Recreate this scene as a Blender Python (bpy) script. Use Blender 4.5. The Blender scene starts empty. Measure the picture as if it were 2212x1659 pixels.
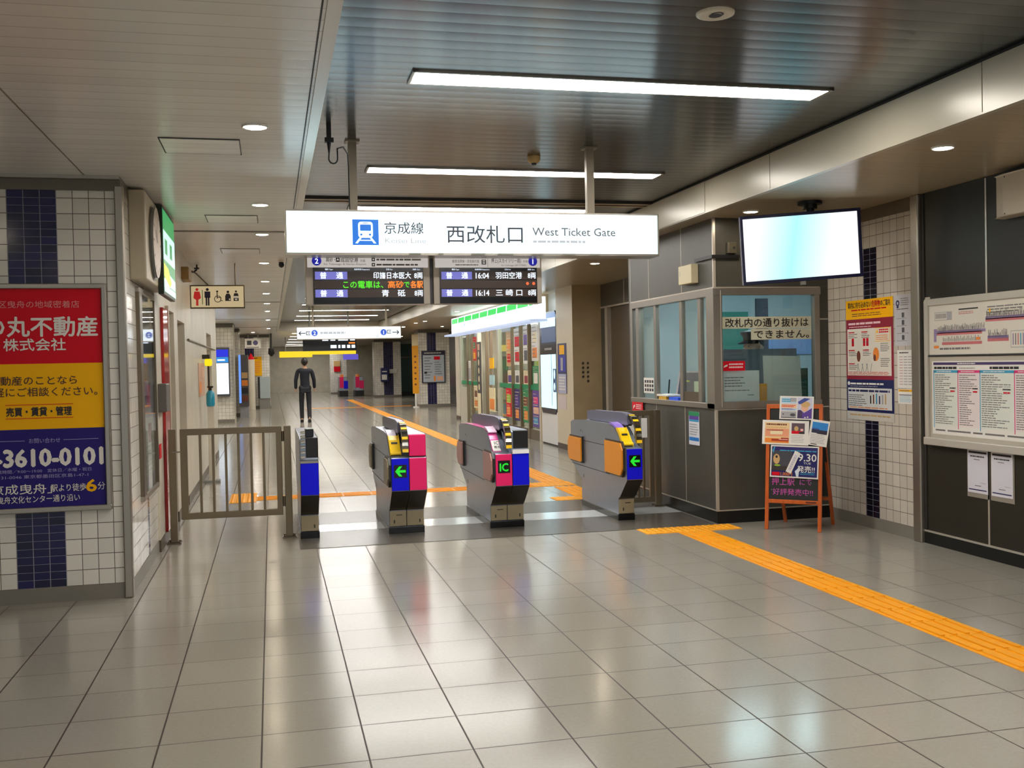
import bpy, bmesh, math, random
from mathutils import Matrix, Vector
random.seed(7)
SC = bpy.context.scene
COL = SC.collection

# ------------------------------------------------------------------ camera, world, exposure
def cam_axes(yaw, pit, rol):
    f = Vector((math.sin(yaw)*math.cos(pit), math.cos(yaw)*math.cos(pit), math.sin(pit)))
    r = Vector((math.cos(yaw), -math.sin(yaw), 0)); u = r.cross(f)
    return (r*math.cos(rol)+u*math.sin(rol), -r*math.sin(rol)+u*math.cos(rol), f)
cd = bpy.data.cameras.new('camera'); cam = bpy.data.objects.new('camera', cd); COL.objects.link(cam)
cr, cu_, cf = cam_axes(.2299, -.02, -.0204)
mw = Matrix.Identity(4)
for i in range(3):
    mw[i][0] = cr[i]; mw[i][1] = cu_[i]; mw[i][2] = -cf[i]
mw[2][3] = 1.51
cam.matrix_world = mw
cd.sensor_fit = 'HORIZONTAL'; cd.sensor_width = 36; cd.lens = 36*2219/2212
cd.clip_start = .05; cd.clip_end = 200
SC.camera = cam
w = bpy.data.worlds.new('world'); SC.world = w; w.use_nodes = True
w.node_tree.nodes['Background'].inputs[0].default_value = (.86, .95, 1, 1)
w.node_tree.nodes['Background'].inputs[1].default_value = .35
SC.view_settings.view_transform = 'Standard'; SC.view_settings.look = 'None'
SC.view_settings.gamma = 1; SC.view_settings.use_curve_mapping = False
SC.view_settings.exposure = 1.05
SC.cycles.use_denoising = True
SC.cycles.max_bounces = 8; SC.cycles.diffuse_bounces = 4; SC.cycles.glossy_bounces = 4
SC.cycles.sample_clamp_indirect = 6
LIGHT_STRIP = 17.0; DOWNLIGHT = 50.0; SIGN_GLOW = 1.25

# ------------------------------------------------------------------ materials
def lin(c):
    return tuple((x/255/12.92 if x <= 10.31 else ((x/255+.055)/1.055)**2.4) for x in c)+(1,)
MC = {}
def mat(name, rgb=None, rough=.5, metal=0., em=0., emc=None, spec=.5, trans=0., alpha=1.):
    if name in MC: return MC[name]
    m = bpy.data.materials.new(name); m.use_nodes = True
    b = m.node_tree.nodes['Principled BSDF']
    c = lin(rgb)
    b.inputs['Base Color'].default_value = c
    b.inputs['Roughness'].default_value = rough; b.inputs['Metallic'].default_value = metal
    b.inputs['Specular IOR Level'].default_value = spec
    b.inputs['Transmission Weight'].default_value = trans
    b.inputs['Alpha'].default_value = alpha
    if em:
        b.inputs['Emission Color'].default_value = lin(emc) if emc else c
        b.inputs['Emission Strength'].default_value = em
    MC[name] = m; return m
class NT:
    def __init__(s, m): s.t = m.node_tree; s.b = s.t.nodes['Principled BSDF']
    def n(s, k, **kw):
        o = s.t.nodes.new(k)
        for a, v in kw.items(): setattr(o, a, v)
        return o
    def link(s, a, b): s.t.links.new(a, b)
    def m(s, op, a, b=None, c=None):
        o = s.n('ShaderNodeMath', operation=op)
        for i, x in enumerate((a, b, c)):
            if x is None: continue
            if isinstance(x, (int, float)): o.inputs[i].default_value = x
            else: s.link(x, o.inputs[i])
        return o.outputs[0]
    def mix(s, f, a, b):
        o = s.n('ShaderNodeMix', data_type='RGBA')
        for i, x in ((0, f), (6, a), (7, b)):
            if isinstance(x, (int, float)): o.inputs[i].default_value = x
            elif isinstance(x, tuple): o.inputs[i].default_value = x
            else: s.link(x, o.inputs[i])
        return o.outputs[2]
    def pos(s):
        g = s.n('ShaderNodeNewGeometry'); p = s.n('ShaderNodeSeparateXYZ'); s.link(g.outputs['Position'], p.inputs[0])
        return g.outputs['Position'], p.outputs
    def noise(s, scale, detail=2, vec=None):
        o = s.n('ShaderNodeTexNoise'); o.inputs['Scale'].default_value = scale; o.inputs['Detail'].default_value = detail
        if vec is not None: s.link(vec, o.inputs['Vector'])
        return o.outputs['Fac']
    def line(s, u, g):      # 1 on the joint of a unit grid
        f = s.m('FRACT', u); a = s.m('ABSOLUTE', s.m('SUBTRACT', f, .5))
        return s.m('GREATER_THAN', a, .5-g)
    def cell(s, u, v):
        c = s.n('ShaderNodeCombineXYZ'); s.link(s.m('FLOOR', u), c.inputs[0]); s.link(s.m('FLOOR', v), c.inputs[1])
        o = s.n('ShaderNodeTexWhiteNoise', noise_dimensions='3D'); s.link(c.outputs[0], o.inputs[0]); return o.outputs[0]
    def bump(s, h, strength=.3, dist=.01):
        o = s.n('ShaderNodeBump'); o.inputs['Strength'].default_value = strength; o.inputs['Distance'].default_value = dist
        s.link(h, o.inputs['Height']); s.link(o.outputs[0], s.b.inputs['Normal'])

def floor_mat():
    m = mat('floor_tile', (182, 172, 155), .2); t = NT(m); P, p = t.pos()
    u = t.m('DIVIDE', t.m('ADD', p[0], .883), .405); v = t.m('DIVIDE', t.m('SUBTRACT', p[1], 5.915), .3955)
    lu = t.line(u, .009); lv = t.line(v, .0085)
    c = t.cell(u, v)
    n1 = t.noise(420, 2, P); n2 = t.noise(1.3, 3, P); n3 = t.noise(60, 3, P)
    f = t.m('ADD', t.m('MULTIPLY', c, .12), t.m('ADD', t.m('MULTIPLY', n1, .5), t.m('MULTIPLY', n3, .3)))
    base = t.mix(f, lin((137, 131, 119)), lin((175, 170, 158)))
    l = t.m('MAXIMUM', t.m('MULTIPLY', lu, 1.), t.m('MULTIPLY', lv, 1.))
    t.link(t.mix(l, base, lin((62, 52, 44))), t.b.inputs['Base Color'])
    r = t.m('ADD', t.m('MULTIPLY', n2, .02), .145); r = t.m('ADD', r, t.m('MULTIPLY', n3, .015))
    t.link(t.m('MAXIMUM', r, t.m('MULTIPLY', l, .6)), t.b.inputs['Roughness'])
    t.b.inputs['Specular IOR Level'].default_value = .55
    return m
def strip_mat():
    m = mat('gate_mat_stone', (84, 80, 74), .25); t = NT(m); P, p = t.pos()
    n = t.noise(300, 2, P); n2 = t.noise(5, 3, P)
    t.link(t.mix(t.m('ADD', t.m('MULTIPLY', n, .6), t.m('MULTIPLY', n2, .4)), lin((66, 62, 57)), lin((112, 106, 98))), t.b.inputs['Base Color'])
    return m
def tile_mat(name, ax, u0, lo, hi, uw=.1, vh=.1022, v0=.1, white=(238, 233, 222), dark=(20, 14, 66), zmax=9.):
    m = mat(name, white, .12); t = NT(m); P, p = t.pos()
    U = p[0 if ax == 'x' else 1]
    ins = t.m('MULTIPLY', t.m('MULTIPLY', t.m('GREATER_THAN', U, lo), t.m('LESS_THAN', U, hi)), t.m('LESS_THAN', p[2], zmax))
    u = t.m('DIVIDE', t.m('SUBTRACT', U, u0), uw); v = t.m('DIVIDE', t.m('SUBTRACT', p[2], v0), vh)
    v2 = t.m('MULTIPLY', v, t.m('ADD', ins, 1.))
    l = t.m('MAXIMUM', t.line(u, .022), t.line(v2, .022))
    c = t.cell(u, v2)
    wcol = t.mix(c, lin(tuple(x*.93 for x in white)), lin(white)); dcol = t.mix(c, lin(tuple(x*.75 for x in dark)), lin(tuple(min(255, x*1.25) for x in dark)))
    g = t.mix(ins, lin((84, 74, 66)), lin((150, 148, 160)))
    t.link(t.mix(l, t.mix(ins, wcol, dcol), g), t.b.inputs['Base Color'])
    t.link(t.m('ADD', t.m('MULTIPLY', l, .5), .14), t.b.inputs['Roughness'])
    t.bump(t.m('SUBTRACT', 1., l), .4, .003)
    return m
def strip_ceiling(name, rgb, rough, metal, aniso, pitch=.13, groove=.03, spec=.5, gd=.75, bs=.25):
    m = mat(name, rgb, rough, metal, spec=spec); t = NT(m); P, p = t.pos()
    v = t.m('DIVIDE', p[1], pitch); l = t.line(v, groove)
    c = t.cell(v, v)
    base = t.mix(c, lin(tuple(x*.97 for x in rgb)), lin(rgb))
    t.link(t.mix(t.m('MULTIPLY', l, gd), base, lin(tuple(x*.35 for x in rgb))), t.b.inputs['Base Color'])
    t.b.inputs['Anisotropic'].default_value = aniso
    tg = t.n('ShaderNodeTangent', direction_type='UV_MAP'); t.link(tg.outputs[0], t.b.inputs['Tangent'])
    f = t.m('SUBTRACT', t.m('FRACT', v), .5)
    t.bump(t.m('MULTIPLY', t.m('MULTIPLY', f, f), -1.), bs, .02)
    return m
def wood_mat():
    m = mat('orange_wood', (200, 92, 28), .4); t = NT(m); P, p = t.pos()
    sc = t.n('ShaderNodeMapping'); sc.inputs['Scale'].default_value = (40, 40, 3); t.link(P, sc.inputs[0])
    n = t.noise(1, 4, sc.outputs[0])
    t.link(t.mix(n, lin((168, 70, 18)), lin((222, 112, 40))), t.b.inputs['Base Color']); return m
def brushed(name, rgb, rough=.32, metal=.85):
    m = mat(name, rgb, rough, metal); t = NT(m); P, p = t.pos()
    sc = t.n('ShaderNodeMapping'); sc.inputs['Scale'].default_value = (60, 60, 4); t.link(P, sc.inputs[0])
    n = t.noise(4, 3, sc.outputs[0]); t.link(t.m('ADD', t.m('MULTIPLY', n, .12), rough-.06), t.b.inputs['Roughness']); return m
def board_mat(name, rgb, rough=.35):
    m = mat(name, rgb, rough); t = NT(m); P, p = t.pos(); n = t.noise(3, 3, P)
    t.b.inputs['Specular IOR Level'].default_value = .3
    t.link(t.mix(n, lin(tuple(x*.9 for x in rgb)), lin(tuple(min(255, x*1.08) for x in rgb))), t.b.inputs['Base Color']); return m

FLOOR = floor_mat(); STRIP = strip_mat()
TILE_L = tile_mat('tile_left_front', 'x', -.946, -1.646, -1.344)
TILE_LS = tile_mat('tile_left_side', 'y', 7.30, 8.27, 8.37)
TILE_R = tile_mat('tile_right', 'y', 7.418, 7.92, 8.125, white=(212, 202, 188), dark=(22, 19, 36), zmax=2.45)
TILE_M = tile_mat('tile_far', 'x', .003, 5.48, 5.82)
TILE_F = tile_mat('tile_farther', 'x', .003, 5.32, 5.78)
TILE_G = tile_mat('tile_plain', 'x', .003, 90, 91)
CEIL = strip_ceiling('ceiling_dark_strips', (104, 103, 102), .22, .95, .8)
CEIL_L = strip_ceiling('ceiling_beige_strips', (236, 233, 227), .25, .0, .6, spec=.7, gd=.3, bs=.08)
CEIL_R = strip_ceiling('ceiling_cream_strips', (172, 156, 128), .28, .0, .6, gd=.3, bs=.08)
CREAM = mat('cream_panel', (186, 178, 158), .28, .1)
STEEL = brushed('satin_steel', (168, 160, 148)); STEELD = brushed('dark_steel', (120, 108, 92), .35)
GATEM = brushed('gate_body_steel', (160, 168, 184), .3, .8)
DARKP = board_mat('dark_olive_panel', (45, 42, 33), .45)
BOOTHP = board_mat('booth_grey_panel', (78, 76, 69), .34)
BLACK = mat('black', (18, 17, 18), .4); BLACKG = mat('black_gloss', (10, 10, 13), .15); BROWNK = mat('dark_brown', (44, 38, 30), .35)
WHITE = mat('white', (236, 234, 228), .45); OFFW = mat('off_white', (214, 206, 188), .45); GREY = mat('grey', (140, 138, 132), .45)
BEIGEW = board_mat('beige_wall', (176, 156, 122), .42); WWALL = board_mat('white_wall', (208, 200, 182), .35)
JOINT = mat('joint_dark', (40, 37, 33), .6); TRIM = mat('pale_trim', (196, 188, 174), .3, .4); BASEG = mat('baseboard_grey', (128, 122, 112), .4)
BASEB = board_mat('baseboard_black', (30, 30, 28), .25)
YEL = mat('tactile_yellow', (250, 168, 8), .42); WOOD = wood_mat()
INKD = mat('ink_dark', (34, 32, 36), .5); INKG = mat('ink_grey', (118, 114, 112), .5); INKR = mat('ink_red', (196, 40, 36), .5)
PRED = mat('print_red', (216, 12, 36), .45, spec=.2); PYEL = mat('print_yellow', (255, 188, 4), .45, spec=.2); PNAVY = mat('print_navy', (42, 32, 104), .4)
PBLUE = mat('print_blue', (30, 120, 200), .4); PPINK = mat('print_pink', (226, 60, 128), .4); PORG = mat('print_orange', (240, 140, 50), .4)
PCREAM = mat('print_cream', (238, 222, 180), .4); PPURP = mat('print_purple', (92, 60, 150), .4); PGREEN = mat('print_green', (30, 140, 90), .4)
PMAR = mat('print_maroon', (150, 24, 52), .4); PSKIN = mat('print_skin', (232, 180, 150), .4); PTAN = mat('print_tan', (206, 168, 110), .4)
PCYAN = mat('print_cyan', (60, 160, 200), .4); PGREY = mat('print_grey', (170, 168, 170), .4); PDGREY = mat('print_dgrey', (82, 80, 88), .4)
PBROWN = mat('print_brown', (120, 60, 40), .4); PLIME = mat('print_lime', (150, 190, 50), .4)
PAPER = mat('paper_white', (232, 228, 220), .6)
GATEB = mat('gate_blue', (10, 12, 232), .4, spec=.25); GATEP = mat('gate_pink', (244, 40, 112), .4, spec=.25); GATEY = mat('gate_yellow', (250, 205, 10), .28)
GATEO = mat('gate_orange', (240, 150, 12), .35); GATET = mat('gate_tan', (160, 146, 116), .4); GATEV = mat('reader_violet_glow', (150, 120, 215), .25)
GATEPK = mat('gate_dull_pink', (205, 150, 140), .4); CHROME = mat('chrome', (225, 222, 215), .08, 1.)
def em(name, rgb, s): return mat(name, (26, 26, 28), .35, em=s, emc=rgb)
E_STRIP = em('lamp_strip', (255, 251, 246), LIGHT_STRIP); E_DOWNF = em('lamp_down_far', (255, 246, 230), 420.); E_DOWN = em('lamp_down', (255, 238, 210), DOWNLIGHT)
E_SIGN = em('sign_white', (212, 246, 255), SIGN_GLOW); E_SIGN2 = em('sign_white_far', (240, 250, 255), .8)
E_BLUE = em('sign_blue', (0, 118, 225), .48); E_INK = mat('sign_ink', (20, 22, 28), .5, em=.3, emc=(66, 70, 82)); E_PALE = em('sign_pale_ink', (150, 152, 158), .2); E_PALER = em('sign_paler_ink', (205, 210, 214), .42)
L_WHITE = em('led_white', (225, 238, 255), .75); L_GREEN = em('led_green', (90, 255, 20), .5); L_ORANGE = em('led_orange', (255, 130, 20), .6); L_RED = em('led_red', (255, 90, 40), .8)
L_BLOCK = em('led_block', (118, 118, 205), .45); L_GRN = em('gate_led_green', (20, 225, 40), .5)
L_BROWN = mat('led_off_brown', (62, 42, 28), .3); SIGN_HEAD = em('board_header', (200, 192, 186), .42)
E_NAVY = em('header_navy', (24, 24, 150), .45); E_SHOPG = em('shop_green', (0, 224, 90), .5); E_SHOPW = em('shop_white', (240, 252, 255), 1.2); E_SHOPB = em('shop_blue', (60, 140, 210), .5)
GLASS = None
def glass_mat(name, rgb, refl=.1):
    m = bpy.data.materials.new(name); m.use_nodes = True; t = m.node_tree; t.nodes.remove(t.nodes['Principled BSDF'])
    tr = t.nodes.new('ShaderNodeBsdfTransparent'); tr.inputs[0].default_value = lin(rgb)
    gl = t.nodes.new('ShaderNodeBsdfGlossy'); gl.inputs['Roughness'].default_value = .02
    lw = t.nodes.new('ShaderNodeLayerWeight'); pw = t.nodes.new('ShaderNodeMath'); pw.operation = 'POWER'; t.links.new(lw.outputs['Facing'], pw.inputs[0]); pw.inputs[1].default_value = 4.
    fr = t.nodes.new('ShaderNodeMath'); fr.operation = 'MULTIPLY_ADD'; t.links.new(pw.outputs[0], fr.inputs[0]); fr.inputs[1].default_value = .8; fr.inputs[2].default_value = .04
    mx = t.nodes.new('ShaderNodeMixShader'); t.links.new(fr.outputs[0], mx.inputs[0]); t.links.new(tr.outputs[0], mx.inputs[1]); t.links.new(gl.outputs[0], mx.inputs[2])
    t.links.new(mx.outputs[0], t.nodes['Material Output'].inputs[0]); return m
GLASS = glass_mat('window_glass', (246, 251, 250)); GLASST = glass_mat('tinted_glass', (238, 247, 249)); ACRYL = glass_mat('shop_glass', (240, 248, 244))

# ------------------------------------------------------------------ mesh builder
TCACHE = {}
def text_mesh(s, bold):
    k = (s, bold)
    if k not in TCACHE:
        c = bpy.data.curves.new('t', 'FONT'); c.body = s; c.size = 1; c.resolution_u = 2
        o = bpy.data.objects.new('t', c); me = bpy.data.meshes.new_from_object(o)
        vs = [v.co.copy() for v in me.vertices]; fs = [tuple(p.vertices) for p in me.polygons]
        bpy.data.objects.remove(o); bpy.data.curves.remove(c); bpy.data.meshes.remove(me); TCACHE[k] = (vs, fs)
    return TCACHE[k]
class MB:
    def __init__(s, T=None): s.v = []; s.f = []; s.mi = []; s.mats = []; s.T = T or Matrix.Identity(4); s.sm = []
    def k(s, m):
        if m not in s.mats: s.mats.append(m)
        return s.mats.index(m)
    def add(s, vs, fs, m, smooth=False):
        o = len(s.v); s.v += [s.T @ Vector(v) for v in vs]; i = s.k(m)
        for f in fs: s.f.append(tuple(o+j for j in f)); s.mi.append(i); s.sm.append(smooth)
    def box(s, x0, x1, y0, y1, z0, z1, m):
        x0, x1 = sorted((x0, x1)); y0, y1 = sorted((y0, y1)); z0, z1 = sorted((z0, z1))
        e = .00025*(len(s.f)//6 % 6)          # overlapping bars never share a face plane
        if min(x1-x0, y1-y0, z1-z0) > .006: x0 += e; y0 += e; z0 += e; x1 -= e; y1 -= e; z1 -= e
        s.add([(x0, y0, z0), (x1, y0, z0), (x1, y1, z0), (x0, y1, z0), (x0, y0, z1), (x1, y0, z1), (x1, y1, z1), (x0, y1, z1)],
              [(3, 2, 1, 0), (4, 5, 6, 7), (0, 1, 5, 4), (1, 2, 6, 5), (2, 3, 7, 6), (3, 0, 4, 7)], m); return s
    def rect(s, u0, v0, u1, v1, m, w=.001):      # print lying on a panel
        s.add([(u0, v0, w), (u1, v0, w), (u1, v1, w), (u0, v1, w)], [(0, 1, 2, 3)], m); return s
    def poly(s, pts, m, w=.001):
        s.add([(a, b, w) for a, b in pts], [tuple(range(len(pts)))], m); return s
    def disc(s, u, v, r, m, w=.001, n=24, ry=None):
        ry = ry or r
        return s.poly([(u+r*math.cos(2*math.pi*i/n), v+ry*math.sin(2*math.pi*i/n)) for i in range(n)], m, w)
    def ring(s, u, v, r0, r1, m, w=.001, n=24, a0=0, a1=360):
        A = [math.radians(a0+(a1-a0)*i/n) for i in range(n+1)]
        vs = [(u+r*math.cos(a), v+r*math.sin(a), w) for a in A for r in (r0, r1)]
        s.add(vs, [(2*i, 2*i+1, 2*i+3, 2*i+2) for i in range(n)], m); return s
    def prism(s, pts, axis, a0, a1, m):          # polygon in the plane across axis, run from a0 to a1
        n = len(pts); P = lambda a: [{'x': (a, p[0], p[1]), 'y': (p[0], a, p[1]), 'z': (p[0], p[1], a)}[axis] for p in pts]
        fs = [tuple(range(n)), tuple(range(2*n-1, n-1, -1))]+[(i, (i+1) % n, n+(i+1) % n, n+i) for i in range(n)]
        s.add(P(a0)+P(a1), fs, m); return s
    def cyl(s, p0, p1, r, m, n=12, r1=None):
        p0, p1 = Vector(p0), Vector(p1); d = (p1-p0).normalized(); a = d.orthogonal().normalized(); b = d.cross(a); r1 = r if r1 is None else r1
        vs = []
        for p, q in ((p0, r), (p1, r1)): vs += [p+(a*math.cos(2*math.pi*i/n)+b*math.sin(2*math.pi*i/n))*q for i in range(n)]
        s.add(vs, [(i, (i+1) % n, n+(i+1) % n, n+i) for i in range(n)], m, True)
        s.add(vs, [tuple(range(n-1, -1, -1)), tuple(range(n, 2*n))], m); return s
    def tube(s, pts, r, m, n=8):
        for a, b in zip(pts, pts[1:]): s.cyl(a, b, r, m, n)
        return s
    def bar(s, p0, p1, w, d, m, up=(0, 0, 1)):   # rectangular bar between two points
        p0, p1 = Vector(p0), Vector(p1); t = (p1-p0).normalized(); a = t.cross(Vector(up)).normalized(); b = a.cross(t)
        vs = [p+a*i*w/2+b*j*d/2 for p in (p0, p1) for i, j in ((-1, -1), (1, -1), (1, 1), (-1, 1))]
        s.add(vs, [(3, 2, 1, 0), (4, 5, 6, 7), (0, 1, 5, 4), (1, 2, 6, 5), (2, 3, 7, 6), (3, 0, 4, 7)], m); return s
    def lathe(s, c, prof, m, n=24, cap=True):
        vs = []; c = Vector(c)
        for r, z in prof: vs += [c+Vector((r*math.cos(2*math.pi*i/n), r*math.sin(2*math.pi*i/n), z)) for i in range(n)]
        k = len(prof); fs = [(j*n+i, j*n+(i+1) % n, (j+1)*n+(i+1) % n, (j+1)*n+i) for j in range(k-1) for i in range(n)]
        s.add(vs, fs, m, True)
        if cap: s.add(vs, [tuple(range(n-1, -1, -1)), tuple(range((k-1)*n, k*n))], m)
        return s
    def skin(s, prof, x0, x1, th, m):            # slab of thickness th following a y-z profile
        n = len(prof); off = []
        for i in range(n):
            a = Vector(prof[max(0, i-1)]); b = Vector(prof[min(n-1, i+1)]); d = (b-a).normalized(); off.append((prof[i][0]-d[1]*th, prof[i][1]+d[0]*th))
        s.prism(list(prof)+off[::-1], 'x', x0, x1, m); return s
    def text(s, t, u, v, size, m, w=.0015, al='c', fit=None, bold=0., sx=1.):
        vs, fs = text_mesh(t, 0)
        if not vs: return s
        x0 = min(p.x for p in vs); x1 = max(p.x for p in vs); y0 = min(p.y for p in vs); y1 = max(p.y for p in vs)
        k = size; kx = size*sx if fit is None else fit/(x1-x0)
        ox = {'c': (x0+x1)/2, 'l': x0, 'r': x1}[al]; oy = .38
        q = bold*.75                        # a heavier weight: the outline repeated a hair to each side
        for i, (dx, dy) in enumerate(((0, 0),) if q <= 0 else ((-q, 0), (q, 0), (0, -q), (0, q))): s.add([(u+(p.x-ox)*kx+dx*k, v+(p.y-oy)*k+dy*k, w+.0004*i) for p in vs], fs, m)
        return s
    def lines(s, u0, v0, u1, v1, n, m, w=.0012, th=.45, ragged=.3, dash=True, rnd=None):   # rows of small illegible print
        R = rnd or random; dv = (v1-v0)/n; W = u1-u0
        for i in range(n):
            v = v1-(i+.5)*dv; e = u0+W*(1-ragged*R.random()); u = u0
            while u < e-W*.02:
                L = min(W*(.05+.16*R.random()), e-u) if dash else e-u
                s.rect(u, v-dv*th/2, u+L, v+dv*th/2, m, w); u += L+W*.018
        return s
    def build(s, name, parent=None, smooth=False, bevel=0., uvy=False):
        me = bpy.data.meshes.new(name)
        if parent is None:
            xs = [p.x for p in s.v]; ys = [p.y for p in s.v]; zs = [p.z for p in s.v]
            o = Vector(((min(xs)+max(xs))/2, (min(ys)+max(ys))/2, min(zs)))
        else:
            r = parent
            while r.parent: r = r.parent
            o = Vector(r.location)
        me.from_pydata([p-o for p in s.v], [], s.f)
        for m in s.mats: me.materials.append(m)
        me.polygons.foreach_set('material_index', s.mi)
        me.polygons.foreach_set('use_smooth', [a or smooth for a in s.sm])
        if uvy:
            uv = me.uv_layers.new(name='UVMap')
            for l in me.loops: uv.data[l.index].uv = (me.vertices[l.vertex_index].co.y, me.vertices[l.vertex_index].co.x)
        me.update()
        ob = bpy.data.objects.new(name, me); COL.objects.link(ob)
        if parent is None: ob.location = o
        else: ob.parent = parent
        if bevel:
            b = ob.modifiers.new('bevel', 'BEVEL'); b.width = bevel; b.segments = 2; b.limit_method = 'ANGLE'; b.angle_limit = math.radians(40)
        return ob
def face(x, y, z, facing):       # local u right, v up, w towards the viewer; origin at the panel's lower left corner
    if isinstance(facing, str): n = {'-y': Vector((0, -1, 0)), '-x': Vector((-1, 0, 0)), '+x': Vector((1, 0, 0)), '-z': Vector((0, 0, -1))}[facing]
    else: n = Vector(facing).normalized()
    v = Vector((0, 0, 1)); v = (v-n*v.dot(n)).normalized() if abs(n.z) < .99 else Vector((0, -1, 0)) ; u = v.cross(n)
    return Matrix(((u.x, v.x, n.x, x), (u.y, v.y, n.y, y), (u.z, v.z, n.z, z), (0, 0, 0, 1)))
def tag(o, label, cat, group=None, kind=None):
    if label: o['label'] = label
    if cat: o['category'] = cat
    if group: o['group'] = group
    if kind: o['kind'] = kind
    return o
def thing(name, label, cat, loc, group=None):
    o = bpy.data.objects.new(name, None); o.empty_display_size = .1; COL.objects.link(o); o.location = loc
    return tag(o, label, cat, group)
def struct(name, mb, **kw):
    o = mb.build(name, **kw); o['kind'] = 'structure'; return o
def dup(root, loc, label, group=None):
    r = root.copy(); COL.objects.link(r); r.location = loc; r['label'] = label
    if group: r['group'] = group
    for ch in list(root.children):
        c = ch.copy(); COL.objects.link(c); c.parent = r
        for g in ch.children:
            d = g.copy(); COL.objects.link(d); d.parent = c
    return r
def pbox(name, parent, x0, x1, y0, y1, z0, z1, m, bevel=0.):
    return MB().box(x0, x1, y0, y1, z0, z1, m).build(name, parent, bevel=bevel)

# ================================================================== THE SETTING
YB = -5.5                                        # the open street entrance behind the camera
struct('floor', MB().box(-7, 11, YB, 64, -.2, 0, FLOOR))
b = MB(); b.box(.2, 3.93, 8.69, 10.78, -.01, .003, STRIP); struct('trim_1', b)
b = MB(); b.box(.2, 3.93, 9.53, 9.96, -.01, .004, mat('polished_band', (196, 200, 200), .12)); struct('trim_2', b)
# main dark ceiling between the two lower side ceilings
b = MB(); b.box(.273, 3.73, YB, 36.4, 3.08, 3.2, CEIL); struct('ceiling', b, uvy=True)
b = MB(); b.box(.273, 3.73, 9.62, 9.66, 3.06, 3.085, JOINT); b.box(.273, 3.73, 9.66, 9.76, 3.066, 3.085, mat('tan_cover', (168, 140, 92), .4)); b.box(.273, 3.73, 9.76, 9.8, 3.06, 3.085, JOINT); b.box(.273, 3.73, 9.8, 9.9, 3.066, 3.085, MC['tan_cover'])
struct('trim_3', b)
b = MB(); b.box(-7, .273, YB, 64, 2.8, 3.2, CEIL_L); struct('ceiling_left', b, uvy=True)
b = MB(); b.box(.225, .278, YB, 36.4, 2.79, 2.81, TRIM); b.box(.205, .212, YB, 36.4, 2.797, 2.81, JOINT); struct('trim_4', b)
b = MB(); b.box(3.73, 11, YB, 64, 2.8, 3.2, CEIL_R); struct('ceiling_right', b, uvy=True)
b = MB()
js = [YB, -2.9, -.3, 2.35, 4.77, 7.16, 8.36, 10.8, 13.2, 15.6, 18, 20.4, 22.8, 25.2, 27.6, 30, 32.4, 36.4]
for a, c in zip(js, js[1:]): b.box(3.715, 3.735, a+.003, c-.003, 2.79, 3.062, CREAM)
b.box(3.722, 3.735, YB, 36.4, 2.79, 3.08, JOINT); b.box(3.715, 3.76, YB, 36.4, 2.785, 2.795, CREAM)
struct('trim_5', b)
b = MB(); b.box(.273, 3.73, 36.4, 64, 2.8, 3.2, CEIL_L); struct('ceiling_far', b, uvy=True)
b = MB(); b.box(.2, 3.8, 36.38, 36.42, 2.79, 3.08, TRIM); struct('trim_6', b)
# cross joints in the left ceiling
b = MB()
for y in (9.95, 20.5, 27.5, 33): b.box(-2.5, .2, y, y+.012, 2.796, 2.805, JOINT); b.box(-2.5, .2, y+.07, y+.08, 2.796, 2.805, mat('ceiling_groove', (120, 108, 90), .5))
b.box(-1.166, -1.157, YB, 7.2, 2.797, 2.805, MC['ceiling_groove'])
struct('trim_7', b)

# left tiled pillar
b = MB(); b.box(-3.2, -.95, 7.25, 8.96, .1, 2.705, TILE_L); struct('wall_left', b)
b = MB(); b.box(-.955, -.944, 7.25, 8.96, .1, 2.705, TILE_LS); struct('wall_left_side', b)
b = MB(); b.box(-3.2, -.948, 7.243, 8.96, 0, .1, BASEG); b.box(-.96, -.94, 7.3, 8.96, 0, .1, BASEG); struct('baseboard_left', b)
b = MB(); b.box(-3.2, -.945, 7.24, 8.96, 2.705, 2.8, mat('band_grey', (112, 104, 90), .35, .3)); b.box(-3.2, -.945, 7.19, 7.25, 2.775, 2.8, STEEL); struct('trim_8', b)
b = MB(); b.box(-.985, -.93, 7.225, 7.30, 0, 2.74, STEEL); struct('trim_9', b, bevel=.008)
# left wall with its door recesses
b = MB()
W0 = -.93
def wl(y0, y1, z0, z1): b.box(-1.1, W0, y0, y1, z0, z1, WWALL)
for y0, y1 in ((8.96, 9.36), (9.36, 9.9), (9.9, 9.93), (10.71, 11.1), (12.0, 15.95), (17.15, 18.7)): wl(y0, y1, .1, 2.8)
for y0, y1, z in ((9.93, 10.71, 2.08), (11.1, 12.0, 2.03), (15.95, 17.15, 2.06)): wl(y0, y1, z, 2.8)
b.box(-7, -.95, 18.5, 18.7, 0, 2.8, WWALL)
struct('wall_left_far', b)
b = MB()
for y0, y1 in ((8.96, 9.93), (10.71, 11.1), (12.0, 15.95), (17.15, 18.7)): b.box(-1.08, W0+.006, y0, y1, 0, .1, mat('base_brown', (92, 78, 62), .4))
struct('baseboard_left_far', b)
for i, (y0, y1, z) in enumerate(((9.93, 10.71, 2.08), (11.1, 12.0, 2.03), (15.95, 17.15, 2.06))):
    b = MB(); b.box(-1.62, -1.56, y0-.1, y1+.1, 0, z+.1, BEIGEW); b.box(-1.56, -1.1, y1, y1+.06, 0, z+.1, BEIGEW); b.box(-1.56, -1.1, y0-.06, y0, 0, z+.1, BEIGEW); b.box(-1.6, -1.1, y0, y1, z, z+.1, BEIGEW)
    struct('door_%d' % (i+1), b)
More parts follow.
